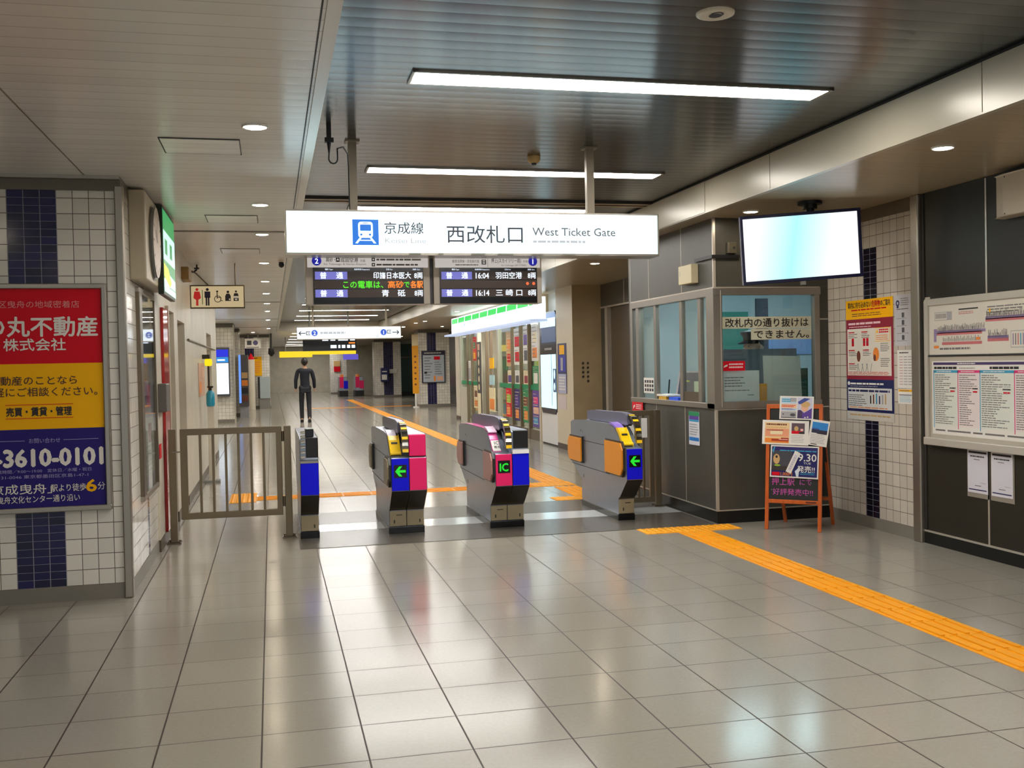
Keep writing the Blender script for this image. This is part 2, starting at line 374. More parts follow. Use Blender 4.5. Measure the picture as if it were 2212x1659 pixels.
# beyond: set-back wall, tiled pillars at the far left
b = MB(); b.box(-3.2, -3.0, 18.7, 64, 0, 2.8, WWALL); struct('wall_left_back', b)
def pillar(x0, x1, y0, y1, tm, z1=2.68, base=.1, nm='wall_pillar'):
    b = MB(); b.box(x0, x1, y0, y1, base, z1, tm); b.box(x0-.01, x1+.01, y0-.01, y1, 0, base, BASEG); b.box(x0-.02, x1+.02, y0-.02, y1, z1, 2.8, mat('cap_grey', (96, 92, 84), .4))
    return struct(nm, b)
TILE_P1 = tile_mat('tile_left_pillar', 'x', .03, 50, 51); TILE_P2 = tile_mat('tile_left_pillar2', 'x', .03, -.95, -.62)
pillar(-1.95, -1.03, 29.9, 31.2, TILE_P1, nm='wall_pillar_left')
b = MB(); b.box(-1.03, -.99, 29.88, 29.96, 0, 2.75, TRIM); struct('trim_10', b)
pillar(-1.62, -.99, 33.8, 35.2, TILE_P1, nm='wall_pillar_left_second')
pillar(-1.2, -.05, 40, 41.2, TILE_P2, nm='wall_pillar_left_third')
# right wall: tiled bay then dark panels
b = MB(); b.box(5.1, 5.3, 7.33, 8.76, .1, 2.69, TILE_R); struct('wall_right_tiled', b)
b = MB(); b.box(5.095, 5.3, 7.35, 8.75, 0, .1, BASEG); struct('baseboard_right_tiled', b)
b = MB(); b.box(5.095, 5.3, 7.35, 8.75, 2.69, 2.8, mat('band_brown', (104, 90, 72), .4)); struct('trim_11', b)
b = MB(); b.box(5.06, 5.3, 7.28, 7.385, 0, 2.8, STEEL); struct('trim_12', b, bevel=.01)
ys = [YB, -3.6, -1.6, .2, 1.8, 3.4, 4.95, 6.52, 7.28]
b = MB()
for a, c in zip(ys, ys[1:]): b.box(5.1, 5.3, a+.008, c-.008, .1, 2.795, DARKP)
b.box(5.112, 5.3, YB, 7.28, .1, 2.8, JOINT); struct('wall_right', b)
b = MB()
for y in ys[1:-1]: b.box(5.096, 5.12, y-.008, y+.008, .1, 2.79, TRIM)
b.box(5.09, 5.12, YB, 7.28, .093, .108, TRIM); b.box(5.09, 5.12, 7.245, 7.275, .1, 2.79, JOINT); b.box(5.095, 5.12, 7.18, 7.28, 1.95, 1.97, TRIM); struct('trim_13', b)
b = MB(); b.box(5.092, 5.3, YB, 7.28, 0, .095, BASEB); struct('baseboard_right', b)
# wall beside the office: doorway, beige column
b = MB(); b.box(5.42, 5.7, 10.95, 14.55, 0, 2.8, BOOTHP); b.box(5.42, 5.7, 14.55, 16.2, 2.42, 2.8, BOOTHP); b.box(5.42, 5.7, 16.2, 16.5, 0, 2.8, BOOTHP)
b.box(5.41, 5.43, 15.3, 15.32, 2.42, 2.8, TRIM); b.box(5.41, 5.43, 10.95, 16.5, 2.40, 2.43, TRIM); struct('wall_right_passage', b)
b = MB(); b.box(5.40, 5.5, 16.12, 16.24, 0, 2.42, TRIM); b.box(5.47, 5.7, 14.5, 16.2, 0, 2.42, mat('brown_door', (80, 66, 46), .4)); b.box(5.465, 5.472, 14.9, 14.92, 0, 2.42, JOINT)
b.box(5.44, 5.47, 14.42, 14.55, 1.0, 1.03, WHITE); b.box(5.45, 5.47, 14.5, 14.54, .95, 1.1, STEEL); struct('door_4', b)
b = MB(); b.box(4.92, 6.0, 16.5, 17.5, .1, 2.8, BEIGEW); b.box(4.915, 4.93, 16.5, 17.5, .1, 2.8, mat('cream_wall', (206, 194, 168), .35)); struct('wall_right_column', b)
b = MB(); b.box(4.91, 6.0, 16.49, 17.5, 0, .1, mat('base_darkbrown', (70, 52, 40), .4)); struct('baseboard_right_column', b)
b = MB(); b.box(5.12, 6.0, 17.5, 18.74, 0, 2.8, mat('grey_tilewall', (150, 148, 142), .3)); struct('wall_right_beyond', b)
b = MB(); b.box(5.0, 5.9, 18.78, 19.0, 0, 2.8, BEIGEW); struct('wall_shop_near', b)
b = MB(); b.box(5.0, 7, 27.6, 28.2, .1, 2.8, WWALL); b.box(4.99, 7, 27.59, 28.2, 0, .1, MC['base_darkbrown']); struct('wall_shop_end', b)
pillar(5.2, 6.3, 36.8, 37.9, TILE_M, nm='wall_pillar_right')
b = MB(); b.box(6.8, 7, 28.2, 64, 0, 2.8, mat('dark_green_panel', (36, 48, 44), .2)); struct('wall_right_back', b)
pillar(4.88, 6.16, 50, 51, TILE_F, nm='wall_pillar_right_second')
pillar(3.2, 4.1, 58, 59, TILE_G, z1=2.5, nm='wall_pillar_end')
b = MB(); b.box(6.2, 6.8, 51.5, 51.6, 0, 2.6, mat('teal_glass_wall', (60, 100, 92), .15)); b.box(6.2, 6.8, 51.45, 51.5, 0, .2, BLACK); b.box(6.16, 6.22, 51.4, 51.5, 0, 2.6, BLACK); b.box(6.2, 6.8, 51.4, 51.5, 1.9, 1.96, GREY); struct('window_1', b)
b = MB(); b.box(-7, 11, 63.8, 64, 0, 2.8, WWALL); struct('wall_end', b)
b = MB(); b.box(-7, 11, YB-.2, YB, 2.6, 3.2, WWALL); b.box(5.1, 11, YB-.2, YB, 0, 2.6, WWALL); struct('wall_back', b)
b = MB(); b.box(-7.2, -7, YB, 64, 0, 2.8, WWALL); struct('wall_outer_left', b)
b = MB(); b.box(11, 11.2, YB, 64, 0, 2.8, WWALL); struct('wall_outer_right', b)

# ------------------------------------------------------------------ tactile paving
def ridge_block(b, x0, x1, y0, y1, along):
    b.box(x0, x1, y0, y1, -.005, .004, YEL); n = 4
    t = (x1-x0)/.3 if along == 'y' else (y1-y0)/.3
    for i in range(n):
        c = (i+.5)/n
        if along == 'y': a = x0+(x1-x0)*c; b.box(a-.013, a+.013, y0+.01, y1-.01, .004, .0095, YEL)
        else: a = y0+(y1-y0)*c; b.box(x0+.01, x1-.01, a-.013, a+.013, .004, .0095, YEL)
def dot_block(b, x0, x1, y0, y1):
    b.box(x0, x1, y0, y1, -.005, .004, YEL); nx = max(1, round((x1-x0)/.06)); ny = max(1, round((y1-y0)/.06))
    for i in range(nx):
        for j in range(ny): b.cyl((x0+(i+.5)*(x1-x0)/nx, y0+(j+.5)*(y1-y0)/ny, .004), (x0+(i+.5)*(x1-x0)/nx, y0+(j+.5)*(y1-y0)/ny, .0095), .017, YEL, 8, .011)
b = MB()
y = 2.4
while y < 8.3: ridge_block(b, 3.43, 3.735, y+.001, y+.299, 'y'); y += .3
tag(b.build('tactile_guide_strip'), 'yellow ribbed tactile strip running to the bottom right across the near floor', 'tactile paving', 'yellow tactile paving on the floor')
b = MB()
for k in range(3): dot_block(b, 3.145+.3*k, 3.444+.3*k, 8.40, 8.675)
tag(b.build('tactile_dot_strip'), 'yellow dotted tactile blocks in front of the grey ticket office corner', 'tactile paving', 'yellow tactile paving on the floor')
b = MB()
for k in range(10): ridge_block(b, -.2+.33*k, .128+.33*k, 12.1, 12.42, 'x')
tag(b.build('tactile_guide_strip'), 'yellow ribbed tactile strip crossing the floor just behind the ticket gates', 'tactile paving', 'yellow tactile paving on the floor')
b = MB(); dot_block(b, -.5, -.2, 11.95, 12.8); tag(b.build('tactile_dot_block'), 'yellow dotted tactile block seen through the left metal gate bars', 'tactile paving', 'yellow tactile paving on the floor')
b = MB(); dot_block(b, 3.1, 3.62, 12.1, 12.5); tag(b.build('tactile_dot_block'), 'yellow dotted tactile junction block between the pink and the orange flap gates', 'tactile paving', 'yellow tactile paving on the floor')
b = MB(); dot_block(b, 3.0, 3.6, 10.8, 11.08); tag(b.build('tactile_dot_block'), 'yellow dotted tactile block at the rear foot of the orange flap gate', 'tactile paving', 'yellow tactile paving on the floor')
b = MB(); y = 11.1
while y < 11.75: ridge_block(b, 3.3, 3.6, y, y+.298, 'y'); y += .3
tag(b.build('tactile_guide_strip'), 'short yellow ribbed tactile strip between the dotted blocks behind the orange flap gate', 'tactile paving', 'yellow tactile paving on the floor')
b = MB(); y = 12.51
while y < 47: ridge_block(b, 3.3, 3.6, y, y+.59, 'y'); y += .6
tag(b.build('tactile_guide_strip'), 'long yellow tactile strip leading away to the far end of the concourse', 'tactile paving', 'yellow tactile paving on the floor')
b = MB(); ridge_block(b, 1.2, 5.1, 38.3, 38.6, 'x'); tag(b.build('tactile_guide_strip'), 'thin yellow tactile strip crossing the far concourse beside the notice board pillar', 'tactile paving', 'yellow tactile paving on the floor')

# ------------------------------------------------------------------ lamps
def strip_light(x0, x1, y0, y1, label):
    t = thing('ceiling_light', label, 'ceiling light', ((x0+x1)/2, (y0+y1)/2, 3.08), 'recessed strip lights across the dark ceiling')
    b = MB(); z = 3.068
    b.box(x0, x1, y0, y0+.018, z, 3.085, STEEL); b.box(x0, x1, y1-.018, y1, z, 3.085, STEEL)
    b.prism([(x0, z), (x0+.012, z), (x0+.05, 3.085), (x0, 3.085)], 'y', y0, y1, STEELD); b.prism([(x1, z), (x1-.012, z), (x1-.05, 3.085), (x1, 3.085)], 'y', y0, y1, STEELD)
    b.build('frame', t)
    xm = (x0+x1)/2
    for a, c in ((x0+.02, xm-.004), (xm+.004, x1-.02)): MB().box(a, c, y0+.02, y1-.02, 3.072, 3.084, E_STRIP).build('diffuser', t)
    return t
p0 = strip_light(.77, 3.25, 5.45, 5.70, 'large bright ceiling strip light nearest the camera, above the ticket gate sign')
rows = [(8.11, 'second bright ceiling strip light, just above the hanging white sign, behind its poles'), (10.1, 'thin bright ceiling strip light partly hidden behind the top of the white sign')]
for y in (12.85, 15.5, 18.15, 20.8, 23.4): rows.append((y, 'ceiling strip light hidden behind the white hanging sign and departure boards'))
for y, l in ((25.9, 'ceiling strip light just under the departure board bottom edge'), (28.6, 'ceiling strip light second below the departure board bottom edge'), (31.6, 'ceiling strip light third below the departure board bottom edge'), (34.4, 'farthest ceiling strip light, just above the far white platform sign')): rows.append((y, l))
for y, l in rows: dup(p0, (p0.location.x, y+.12, 3.08), l)
for y in (39, 43, 47, 52, 57, 61):  # unseen strips added to lift the dark far end
    dup(p0, (p0.location.x, y+.12, 2.8), 'ceiling strip light added to brighten the far low ceiling, unseen behind the platform sign')
for y in (2.85, .2, -2.4): dup(p0, (p0.location.x, y+.12, 3.08), 'ceiling strip light overhead out of the picture')
def downlight(x, y, label):
    t = thing('downlight', label, 'downlight', (x, y, 2.8), 'round downlights in the low ceilings')
    MB().lathe((x, y, 2.788), [(.052, .014), (.066, 0), (.07, .004), (.07, .014)], WHITE, 24, False).build('rim', t)
    MB().lathe((x, y, 2.79), [(.054, 0), (.054, .012)], E_DOWN, 24).build('lamp', t)
    return t
d0 = downlight(-.053, 5.65, 'round downlight in left beige ceiling nearest the camera, right of the near access panel')
for y, l in ((8.32, 'round downlight in left beige ceiling, second from the camera'), (10.14, 'round downlight in left beige ceiling, third from the camera'), (12.88, 'round downlight in left beige ceiling, fourth from the camera'), (15.6, 'round downlight in left beige ceiling, fifth from the camera'), (18.1, 'round downlight in left beige ceiling, sixth from the camera'),
             (20.9, 'round downlight in left beige ceiling, seventh from the camera'), (23.7, 'round downlight in left beige ceiling, eighth from the camera'), (28.0, 'round downlight in left beige ceiling, second farthest of the row'), (34, 'round downlight in left beige ceiling, farthest of the row')): dup(d0, (-.053, y, 2.8), l)
for x, y, l in ((4.1, 5.63, 'round downlight in right cream soffit near the white wall box'), (4.12, 8.3, 'round downlight in right soffit just left of the television mount'), (4.15, 12.84, 'round downlight in right soffit beyond the sign, above the beige column'), (4.3, 31, 'round downlight above the far notice board pillar')): dup(d0, (x, y, 2.8), l)
d1 = dup(d0, (4.3, 34, 2.8), 'round downlight added to brighten the far concourse')  # fill downlight added for the far pillars, given a stronger lamp below
for c in list(d1.children):
    if c.name.startswith('lamp'): c.data = c.data.copy(); c.data.materials[0] = E_DOWNF
for x, y in ((4.4, 29.8), (5.8, 32.5), (6.3, 30.2), (4.5, 46), (-2.2, 24.5), (-2.4, 28.2), (-.6, 37.5)): dup(d1, (x, y, 2.8), 'round downlight added to brighten the far concourse')
for x, y in ((5.6, 34), (5.6, 40), (5.6, 45), (4.3, 45), (-1.6, 26), (-1.6, 36), (4.4, 20.5), (4.4, 24.5)): dup(d0, (x, y, 2.8), 'round downlight added to brighten the far concourse')  # further downlights added to brighten the far zone
for x, y in ((-.053, 2.9), (-.053, .2), (4.1, 2.9), (4.1, .2), (-2.4, 4.2), (-2.4, 1.0)): dup(d0, (x, y, 2.8), 'round downlight overhead out of the picture')

# ceiling hatches, detectors
def hatch(x0, x1, y0, y1, label):
    t = thing('ceiling_access_panel', label, 'access panel', ((x0+x1)/2, (y0+y1)/2, 2.8), 'access panels in the left ceiling')
    b = MB()
    for a, c, d, e in ((x0, x1, y0, y0+.012), (x0, x1, y1-.012, y1), (x0, x0+.006, y0, y1), (x1-.006, x1, y0, y1)): b.box(a, c, d, e, 2.796, 2.802, JOINT)
    b.build('frame', t); pbox('door', t, x0+.008, x1-.008, y0+.014, y1-.014, 2.795, 2.802, CEIL_L)
    return t
hatch(-.58, -.14, 5.99, 6.41, 'rectangular ceiling access panel nearest the camera, left of the first downlight')
hatch(-.51, -.08, 8.93, 9.38, 'rectangular ceiling access panel between the second and third left downlights')
hatch(-.5, -.09, 11.4, 11.85, 'rectangular ceiling access panel between the third and fourth left downlights')
t = thing('ceiling_speaker', 'round cream ceiling disc with dark centre at the top of the dark ceiling', 'speaker', (2.0, 4.35, 3.08))
MB().lathe((2.0, 4.35, 3.068), [(.07, 0), (.086, .004), (.088, .014)], OFFW).build('cover', t)
b = MB(face(2.0, 4.35, 3.067, '-z')); b.disc(0, 0, .03, INKD, .0, 16); b.ring(0, .02, .02, .03, INKD, .0005); b.build('badge', t)
t = thing('smoke_detector', 'round tan smoke detector on dark ceiling above the second strip light', 'smoke detector', (1.985, 7.6, 3.08))
MB().lathe((1.985, 7.6, 3.03), [(.03, 0), (.045, .012), (.05, .03), (.05, .052)], mat('detector_tan', (196, 164, 104), .4)).build('body', t)
MB().lathe((1.985, 7.6, 3.018), [(.016, 0), (.024, .014)], INKD).build('sensor', t)
b = MB(); b.box(.385, .415, 6.76, 6.79, 2.99, 3.082, BLACK); b.box(.372, .43, 6.755, 6.795, 2.965, 2.995, BLACK); b.cyl((.4, 6.775, 2.97), (.4, 6.775, 2.9), .016, BLACK, 10, .006)
pts = [(.4, 6.775, 2.9)]+[(.425-.028*math.cos(a), 6.775, 2.86-.03*math.sin(a)) for a in [math.pi*i/8 for i in range(9)]]+[(.453, 6.79, 2.93), (.5, 6.9, 2.965), (.54, 7.05, 2.95), (.552, 7.16, 2.88), (.555, 7.18, 2.595)]
b.tube(pts, .005, BLACK, 6)
tag(b.build('power_cable'), 'black plug and cable hanging from ceiling beside left sign pole', 'cable')

# ================================================================== HANGING SIGN
sx0, sx1, sz0, sz1 = .125, 2.80, 2.292, 2.583
t = thing('hanging_sign', 'long white lit hanging sign for the west ticket gate on two poles', 'sign', (1.46, 7.25, 2.285))
b = MB(); b.box(sx0-.012, sx1+.012, 7.16, 7.36, sz0-.012, sz0+.004, STEEL); b.box(sx0-.012, sx1+.012, 7.16, 7.36, sz1-.004, sz1+.008, STEEL)
b.box(sx0-.012, sx0, 7.15, 7.36, sz0, sz1, STEEL); b.box(sx1, sx1+.012, 7.15, 7.36, sz0, sz1, STEEL); b.box(sx0, sx1, 7.3, 7.36, sz0, sz1, STEEL)
hs = b.build('housing', t)
b = MB(face(sx0, 7.165, sz0, '-y')); W = sx1-sx0; Hh = sz1-sz0
b.box(0, W, .003, Hh-.003, -.08, 0, E_SIGN)
k = W/802.
def U(px): return (px-618)*k
def V(py): return Hh-(py-455)*Hh/92.
# blue train symbol
b.rect(U(751), V(529), U(805), V(473), E_BLUE, .001)
c = U(778)
def rr(u0, v0, u1, v1, r, m, w):
    p = []
    for cx, cy, a in ((u1-r, v1-r, 0), (u0+r, v1-r, 90), (u0+r, v0+r, 180), (u1-r, v0+r, 270)):
        for i in range(5): an = math.radians(a+i*22.5); p.append((cx+r*math.cos(an), cy+r*math.sin(an)))
    b.poly(p, m, w)
rr(c-.05, V(513), c+.05, V(478), .02, E_SIGN, .002); rr(c-.038, V(498), c+.038, V(484), .006, E_BLUE, .003)
b.rect(c-.02, V(481.5), c+.02, V(480), E_BLUE, .003); b.disc(c-.03, V(506), .008, E_BLUE, .003, 12); b.disc(c+.03, V(506), .008, E_BLUE, .003, 12)
for sg in (-1, 1): b.poly([(c+sg*.028, V(513)), (c+sg*.043, V(513)), (c+sg*.072, V(525)), (c+sg*.055, V(525))][::sg], E_SIGN, .002)
b.rect(c-.05, V(519.5), c+.05, V(517.5), E_SIGN, .002)
b.text('京成線', U(858), V(491), .088, E_INK, al='c', fit=.275, bold=.01)
b.text('Keisei Line', U(861), V(518), .05, E_PALER, fit=.285, bold=.015)
b.text('西改札口', U(1031), V(503), .135, E_INK, fit=.55, bold=.009)
b.text('West Ticket Gate', U(1229), V(495), .082, E_PALE, fit=.625, bold=.018)
b.lines(U(1136), V(523), U(1256), V(514), 1, E_PALER, .001, .6, .05)
b.build('lit_panel', t)
b = MB(face(sx0, 7.149, sz0, '-y'))
for px, wd in ((880, 24), (935, 10), (1015, 30), (1075, 34), (1145, 26), (1215, 30), (1275, 24)): b.rect(U(px)-wd*k/2, -.009, U(px)+wd*k/2, .003, mat('mark_grey', (150, 146, 130), .5), .0)  # row of small grey rectangles along the bottom frame
b.build('mark_row', hs)
for x in (.585, 2.31):
    p = MB(); p.box(x-.028, x+.028, 7.215, 7.265, sz1, 3.08, mat('pole_tan', (150, 138, 118), .4, .3)); p.box(x-.05, x+.05, 7.19, 7.29, 3.068, 3.083, MC['pole_tan']); p.build('pole', t)

# ================================================================== DEPARTURE BOARDS
def bx(px): return .261+(px-662)*.003380
def bz(py): return 2.289-(py-556)*.003345
YB0 = 7.42
def board(label, px0, px1, s0, s1, draw):
    x0, x1 = bx(px0), bx(px1); t = thing('departure_board', label, 'departure board', ((x0+x1)/2, YB0+.08, 1.95))
    b = MB(); b.box(x0, x1, YB0+.004, YB0+.16, 1.955, 2.33, mat('board_case', (176, 164, 148), .4)); b.box(x0-.004, x1+.004, YB0-.002, YB0+.16, 2.325, 2.335, STEEL)
    for x in (x0+.2, x1-.2): b.box(x-.02, x+.02, YB0+.02, YB0+.06, 2.33, 2.58, STEELD); b.box(x-.02, x+.02, 7.33, YB0+.06, 2.5, 2.54, STEELD)
    b.build('housing', t, bevel=.003)
    h = MB(face(0, YB0, 0, '-y')); h.rect(x0+.012, bz(577), x1-.012, bz(548), SIGN_HEAD, .001); draw[0](h); h.build('header', t)
    s = MB(face(0, YB0, 0, '-y')); s.rect(bx(s0), 1.958, bx(s1), bz(577), BLACKG, .0005)
    for a, c in ((585, 603), (605, 622), (624, 641)): s.rect(bx(s0)+.006, bz(c), bx(s1)-.006, bz(a), L_BROWN, .001)
    draw[1](s); s.build('display', t)
    return t
def circ(h, px, n):
    h.disc(bx(px), bz(563), .034, E_NAVY, .002); h.text(n, bx(px), bz(563), .052, L_WHITE, .003, bold=.02)
def hl(h):
    circ(h, 683, '2'); h.text('高砂・', bx(712), bz(560.5), .034, INKD, .002, fit=.065, bold=.01)
    h.rect(bx(723), bz(565), bx(731), bz(556.5), INKD, .002); h.poly([(bx(724), bz(562)), (bx(730), bz(562)), (bx(727), bz(557.5))], SIGN_HEAD, .003)
    h.text('成田空港', bx(751), bz(561), .036, INKD, .002, fit=.125, bold=.01); h.text('方面', bx(779), bz(562.5), .02, INKD, .002, fit=.036)
    h.text('for Takasago & Narita Airport', bx(742), bz(569.5), .018, INKG, .002, fit=.3)
    for py in (560, 571):
        h.rect(bx(798), bz(py+3.6), bx(805), bz(py-3.6), INKD, .002); h.rect(bx(800), bz(py+1.5), bx(803), bz(py-1.5), SIGN_HEAD, .003); h.lines(bx(808), bz(py+3), bx(905), bz(py-3), 1, INKG, .002, .6, .1)
def hr(h):
    circ(h, 1151, '1'); h.text('押上(スカイツリー前)', bx(1091), bz(561.5), .036, INKD, .002, fit=.225, bold=.006); h.text('方面', bx(1134), bz(563), .018, INKD, .002, fit=.036)
    h.text('for Oshiage (SKYTREE)', bx(1108), bz(571.5), .017, INKG, .002, fit=.19)
    h.text('都営浅草線・京急線方面', bx(1001), bz(563), .024, INKD, .002, fit=.2); h.lines(bx(978), bz(573), bx(1030), bz(569), 1, INKG, .002, .5, .1)
    h.rect(bx(1036), bz(570), bx(1046), bz(559.5), INKD, .002); h.rect(bx(1038), bz(563.5), bx(1044), bz(561), SIGN_HEAD, .003); h.rect(bx(1038), bz(568), bx(1044), bz(565.5), SIGN_HEAD, .003)
    h.rect(bx(1049.5), bz(576), bx(1050.2), bz(556), INKG, .002)
def cap(s, xs):
    for t, px in zip(('種別 Type', '発車時刻 Departure', '行先 For', '両数 Cars'), xs): s.text(t, bx(px), bz(581), .013, L_WHITE, .002)
def led(s, py, s0, tm, tx, dest, dx, dfit, cx):
    s.rect(bx(s0+4), bz(py+8.5), bx(s0+71), bz(py-8), L_BLOCK, .002)
    s.text('普', bx(s0+21), bz(py), .05, L_WHITE, .003, bold=.025); s.text('通', bx(s0+55), bz(py), .05, L_WHITE, .003, bold=.025)
    if tm: s.text(tm, bx(tx), bz(py), .058, L_WHITE, .003, bold=.02, fit=.098)
    s.text(dest, bx(dx), bz(py), .052, L_WHITE, .003, fit=dfit, bold=.015); s.text('8両', bx(cx), bz(py), .05, L_WHITE, .003, fit=.06, bold=.02)
def dl(s):
    cap(s, (708, 777, 835, 893)); led(s, 594, 675, None, 0, '印旛日本医大', 841, .27, 897); led(s, 632, 675, None, 0, '青　砥', 843, .17, 897)
    s.text('この電車は、', bx(737), bz(613.5), .058, L_GREEN, .003, 'l', fit=.285, bold=.015); s.text('高砂', bx(848), bz(613.5), .056, L_ORANGE, .003, fit=.112, bold=.02)
    s.text('で', bx(871.5), bz(613.5), .05, L_GREEN, .003, fit=.04, bold=.015); s.text('各駅', bx(893), bz(613.5), .056, L_ORANGE, .003, fit=.09, bold=.03)
def dr(s):
    cap(s, (978, 1037, 1094, 1147)); led(s, 594, 943, '16:04', 1037, '羽田空港', 1096, .2, 1148); led(s, 632, 943, '16:14', 1037, '三 崎 口', 1096, .2, 1148)
    for px in (1138, 1152): s.disc(bx(px), bz(612), .011, L_RED, .003, 12)
board('left departure board with blue number 2 and green message row', 660, 922, 675, 908, (hl, dl))
board('right departure board with blue number 1 and two red dots', 930, 1171, 943, 1160, (hr, dr))
tag(pbox('board_divider', None, bx(922.6), bx(929.4), YB0+.03, YB0+.13, 1.96, 2.45, mat('divider_dark', (58, 50, 54), .4)), 'dark vertical post between the two departure boards', 'post')

# ================================================================== TICKET GATES
G0, G1 = 9.22, 10.38
PROF = [(G0, .06), (G0, .215), (9.17, .24), (8.97, .41), (8.97, .70), (9.05, .708), (9.12, .735), (9.2, .81), (9.3, .87), (9.46, .90), (10.3, .90), (10.66, .885), (10.76, .86), (10.76, .45), (G1, .28), (G1, .06)]
def body_prof(front): return PROF
def half(t, x0, x1, kind, cfg, side='l'):
    """one unit of a gate: kind 'a' faces us with the ticket slope, 'b' shows its far end"""
    if kind == 'a':
        b = MB(); b.prism([(p[0], p[1]) for p in PROF], 'x', x0, x1, GATEM); b.build('body', t, bevel=.006)
    else:
        P = [(G0, .06), (G0, .215), (9.17, .24), (8.97, .41), (8.97, .70), (9.0, .72), (9.0, .895), (9.05, .905), (10.66, .90), (10.76, .86), (10.76, .45), (G1, .28), (G1, .06)]
        MB().prism(P, 'x', x0, x1, GATEM).build('body', t, bevel=.006)
    MB().box(x0-.006, x1+.006, G0-.012, G1+.012, .0, .062, BLACKG).build('plinth', t, bevel=.005)
    k = MB(); k.box(x0+.002, x1-.002, G0-.014, G0, .068, .205, GATET)
    kk = MB(face(x0, G0-.0145, 0, '-y')); W = x1-x0
    kb = k.build('kick_box', t, bevel=.004)
    if kind == 'a' or cfg.get('lock'): kk.rect(W*.4, .165, W*.75, .172, BROWNK, .001)
    kk.rect(W*.72 if kind == 'b' else W*.25, .095, W*.72+.012 if kind == 'b' else W*.25+.012, .125, BROWNK, .001); kk.build('lock', kb)
    MB().skin([(9.205, .216), (9.165, .242), (8.967, .408)], x0+.001, x1-.001, .004, BROWNK).build('toe_panel', t)
    p = MB(); p.box(x0+.003, x1-.003, 8.958, 8.972, .415, .698, cfg['panel']); pn = p.build('front_panel', t, bevel=.004)
    if cfg.get('sym'):
        s = MB(face((x0+x1)/2-.056, 8.957, .53, '-y')); s.rect(0, 0, .112, .113, BLACKG, .0)
        if cfg['sym'] == 'IC': s.text('IC', .056, .056, .1, L_GRN, .001, bold=.035, fit=.075)
        else:
            c = .056
            s.rect(c-.03, c-.011, c+.047, c+.011, L_GRN, .001)
            for sg in (1, -1): s.poly([(c-.045, c), (c-.018, c), (c+.017, c+sg*.044), (c-.01, c+sg*.044)][::sg], L_GRN, .0012)
        s.build('indicator', pn)
def gate(name, label, x0, spec, group='ticket gates'):
    n = len(spec); t = thing(name, label, 'ticket gate', (x0+.0775*n, 9.8, 0), group)
    for i, (kind, cfg) in enumerate(spec): half(t, x0+.1565*i, x0+.1565*i+.155, kind, cfg)
    return t
SL = [(9.05, .708), (9.12, .735), (9.2, .81), (9.3, .87), (9.46, .90)]
def top_a(t, x0, ticket, reader, body_top=None):
    """reader rail, ticket slot and the striped nose of a unit seen from its entry end"""
    r = MB(); r.prism([(9.16, .915), (9.2, 1.0), (9.35, 1.012), (10.3, 1.0), (10.42, .985), (10.42, .915)], 'x', x0+.085, x0+.155, mat('rail_slate', (104, 104, 124), .35, .2)); rl = r.build('rail', t, bevel=.008)
    MB().box(x0+.092, x0+.15, 9.22, 10.36, .895, .918, BLACK).build('rail_gap', rl)
    nose = [(8.96, .75), (8.975, .85), (9.02, .93), (9.1, .985), (9.2, 1.008)]
    MB().skin(nose, x0+.1, x0+.155, -.03, mat('nose_dark', (70, 62, 48), .25, .5)).build('rail_nose', rl)
    for i in range(7):
        f0, f1 = i/7., (i+.5)/7.
        def at(f):
            q = f*4; j = min(3, int(q)); a, c = nose[j], nose[j+1]; return (a[0]+(c[0]-a[0])*(q-j), a[1]+(c[1]-a[1])*(q-j))
        MB().skin([at(f0), at((f0+f1)/2), at(f1)], x0+.102, x0+.153, .004, CHROME if i % 2 else GATEY).build('nose_stripe', rl)
    if ticket:
        y = MB(); y.skin([(9.06, .72), (9.1, .735), (9.15, .78), (9.2, .83), (9.26, .868)], x0+.004, x0+.1, .02, GATEY); tcv = y.build('ticket_cover', t, bevel=.008)
        MB().skin([(9.165, .80), (9.178, .812)], x0+.025, x0+.08, .0235, INKD).build('ticket_slot', tcv)
    v = MB(); v.skin([(9.27, .87), (9.35, .895), (9.46, .912)], x0+.004, x0+.084, .012, reader); v.build('card_reader', t, bevel=.004)  # purple glow on the readers is put into their colours
def sideflap(t, x, y0, y1, z0, z1, m, edge, c=.05):
    """flap folded against the left side of a unit"""
    def oc(y0, y1, z0, z1, fr): 
        return [(y0+c, z0), (y1, z0), (y1, z1), (y0+c, z1), (y0, z1-c*1.2), (y0, z0+c*1.2)] if fr else [(y0, z0), (y1-c, z0), (y1, z0+c*1.2), (y1, z1-c*1.2), (y1-c, z1), (y0, z1)]
    fr = y0 < 9.6
    ff = MB().prism(oc(y0, y1, z0, z1, fr), 'x', x-.02, x, BROWNK).build('flap_frame', t)
    MB().prism(oc(y0+.014, y1-.014, z0+.02, z1-.02, fr), 'x', x-.034, x-.018, m).build('flap', ff, bevel=.006)
def seams(t, x, logo=True):
    b = MB(face(x-.001, 10.75, 0, '-x'))
    for v in (.69, .42): b.rect(.0, v-.003, 1.3, v+.003, JOINT, .0)
    b.rect(.42, .3, .46, .335, INKG, .0); b.disc(.36, .79, .012, INKD, .0, 10); b.disc(.42, .78, .008, INKD, .0, 10)
    b.build('side_seams', t)
g = gate('ticket_gate', 'narrow ticket gate end beside the left metal gate, one tall blue panel with black top', .222, [('b', dict(panel=GATEB))])
MB().box(.272, .376, 8.99, 9.06, .735, .905, BLACK).build('display_box', g, bevel=.006); MB().box(.272, .345, 9.08, 9.3, .905, .975, BLACKG).build('display_hood', g, bevel=.006)
b = MB()
for z in (.74, .78, .825, .87, .915, .95): b.cyl((.228, 8.985, z), (.268, 8.985, z+.004), .013, CHROME, 10)
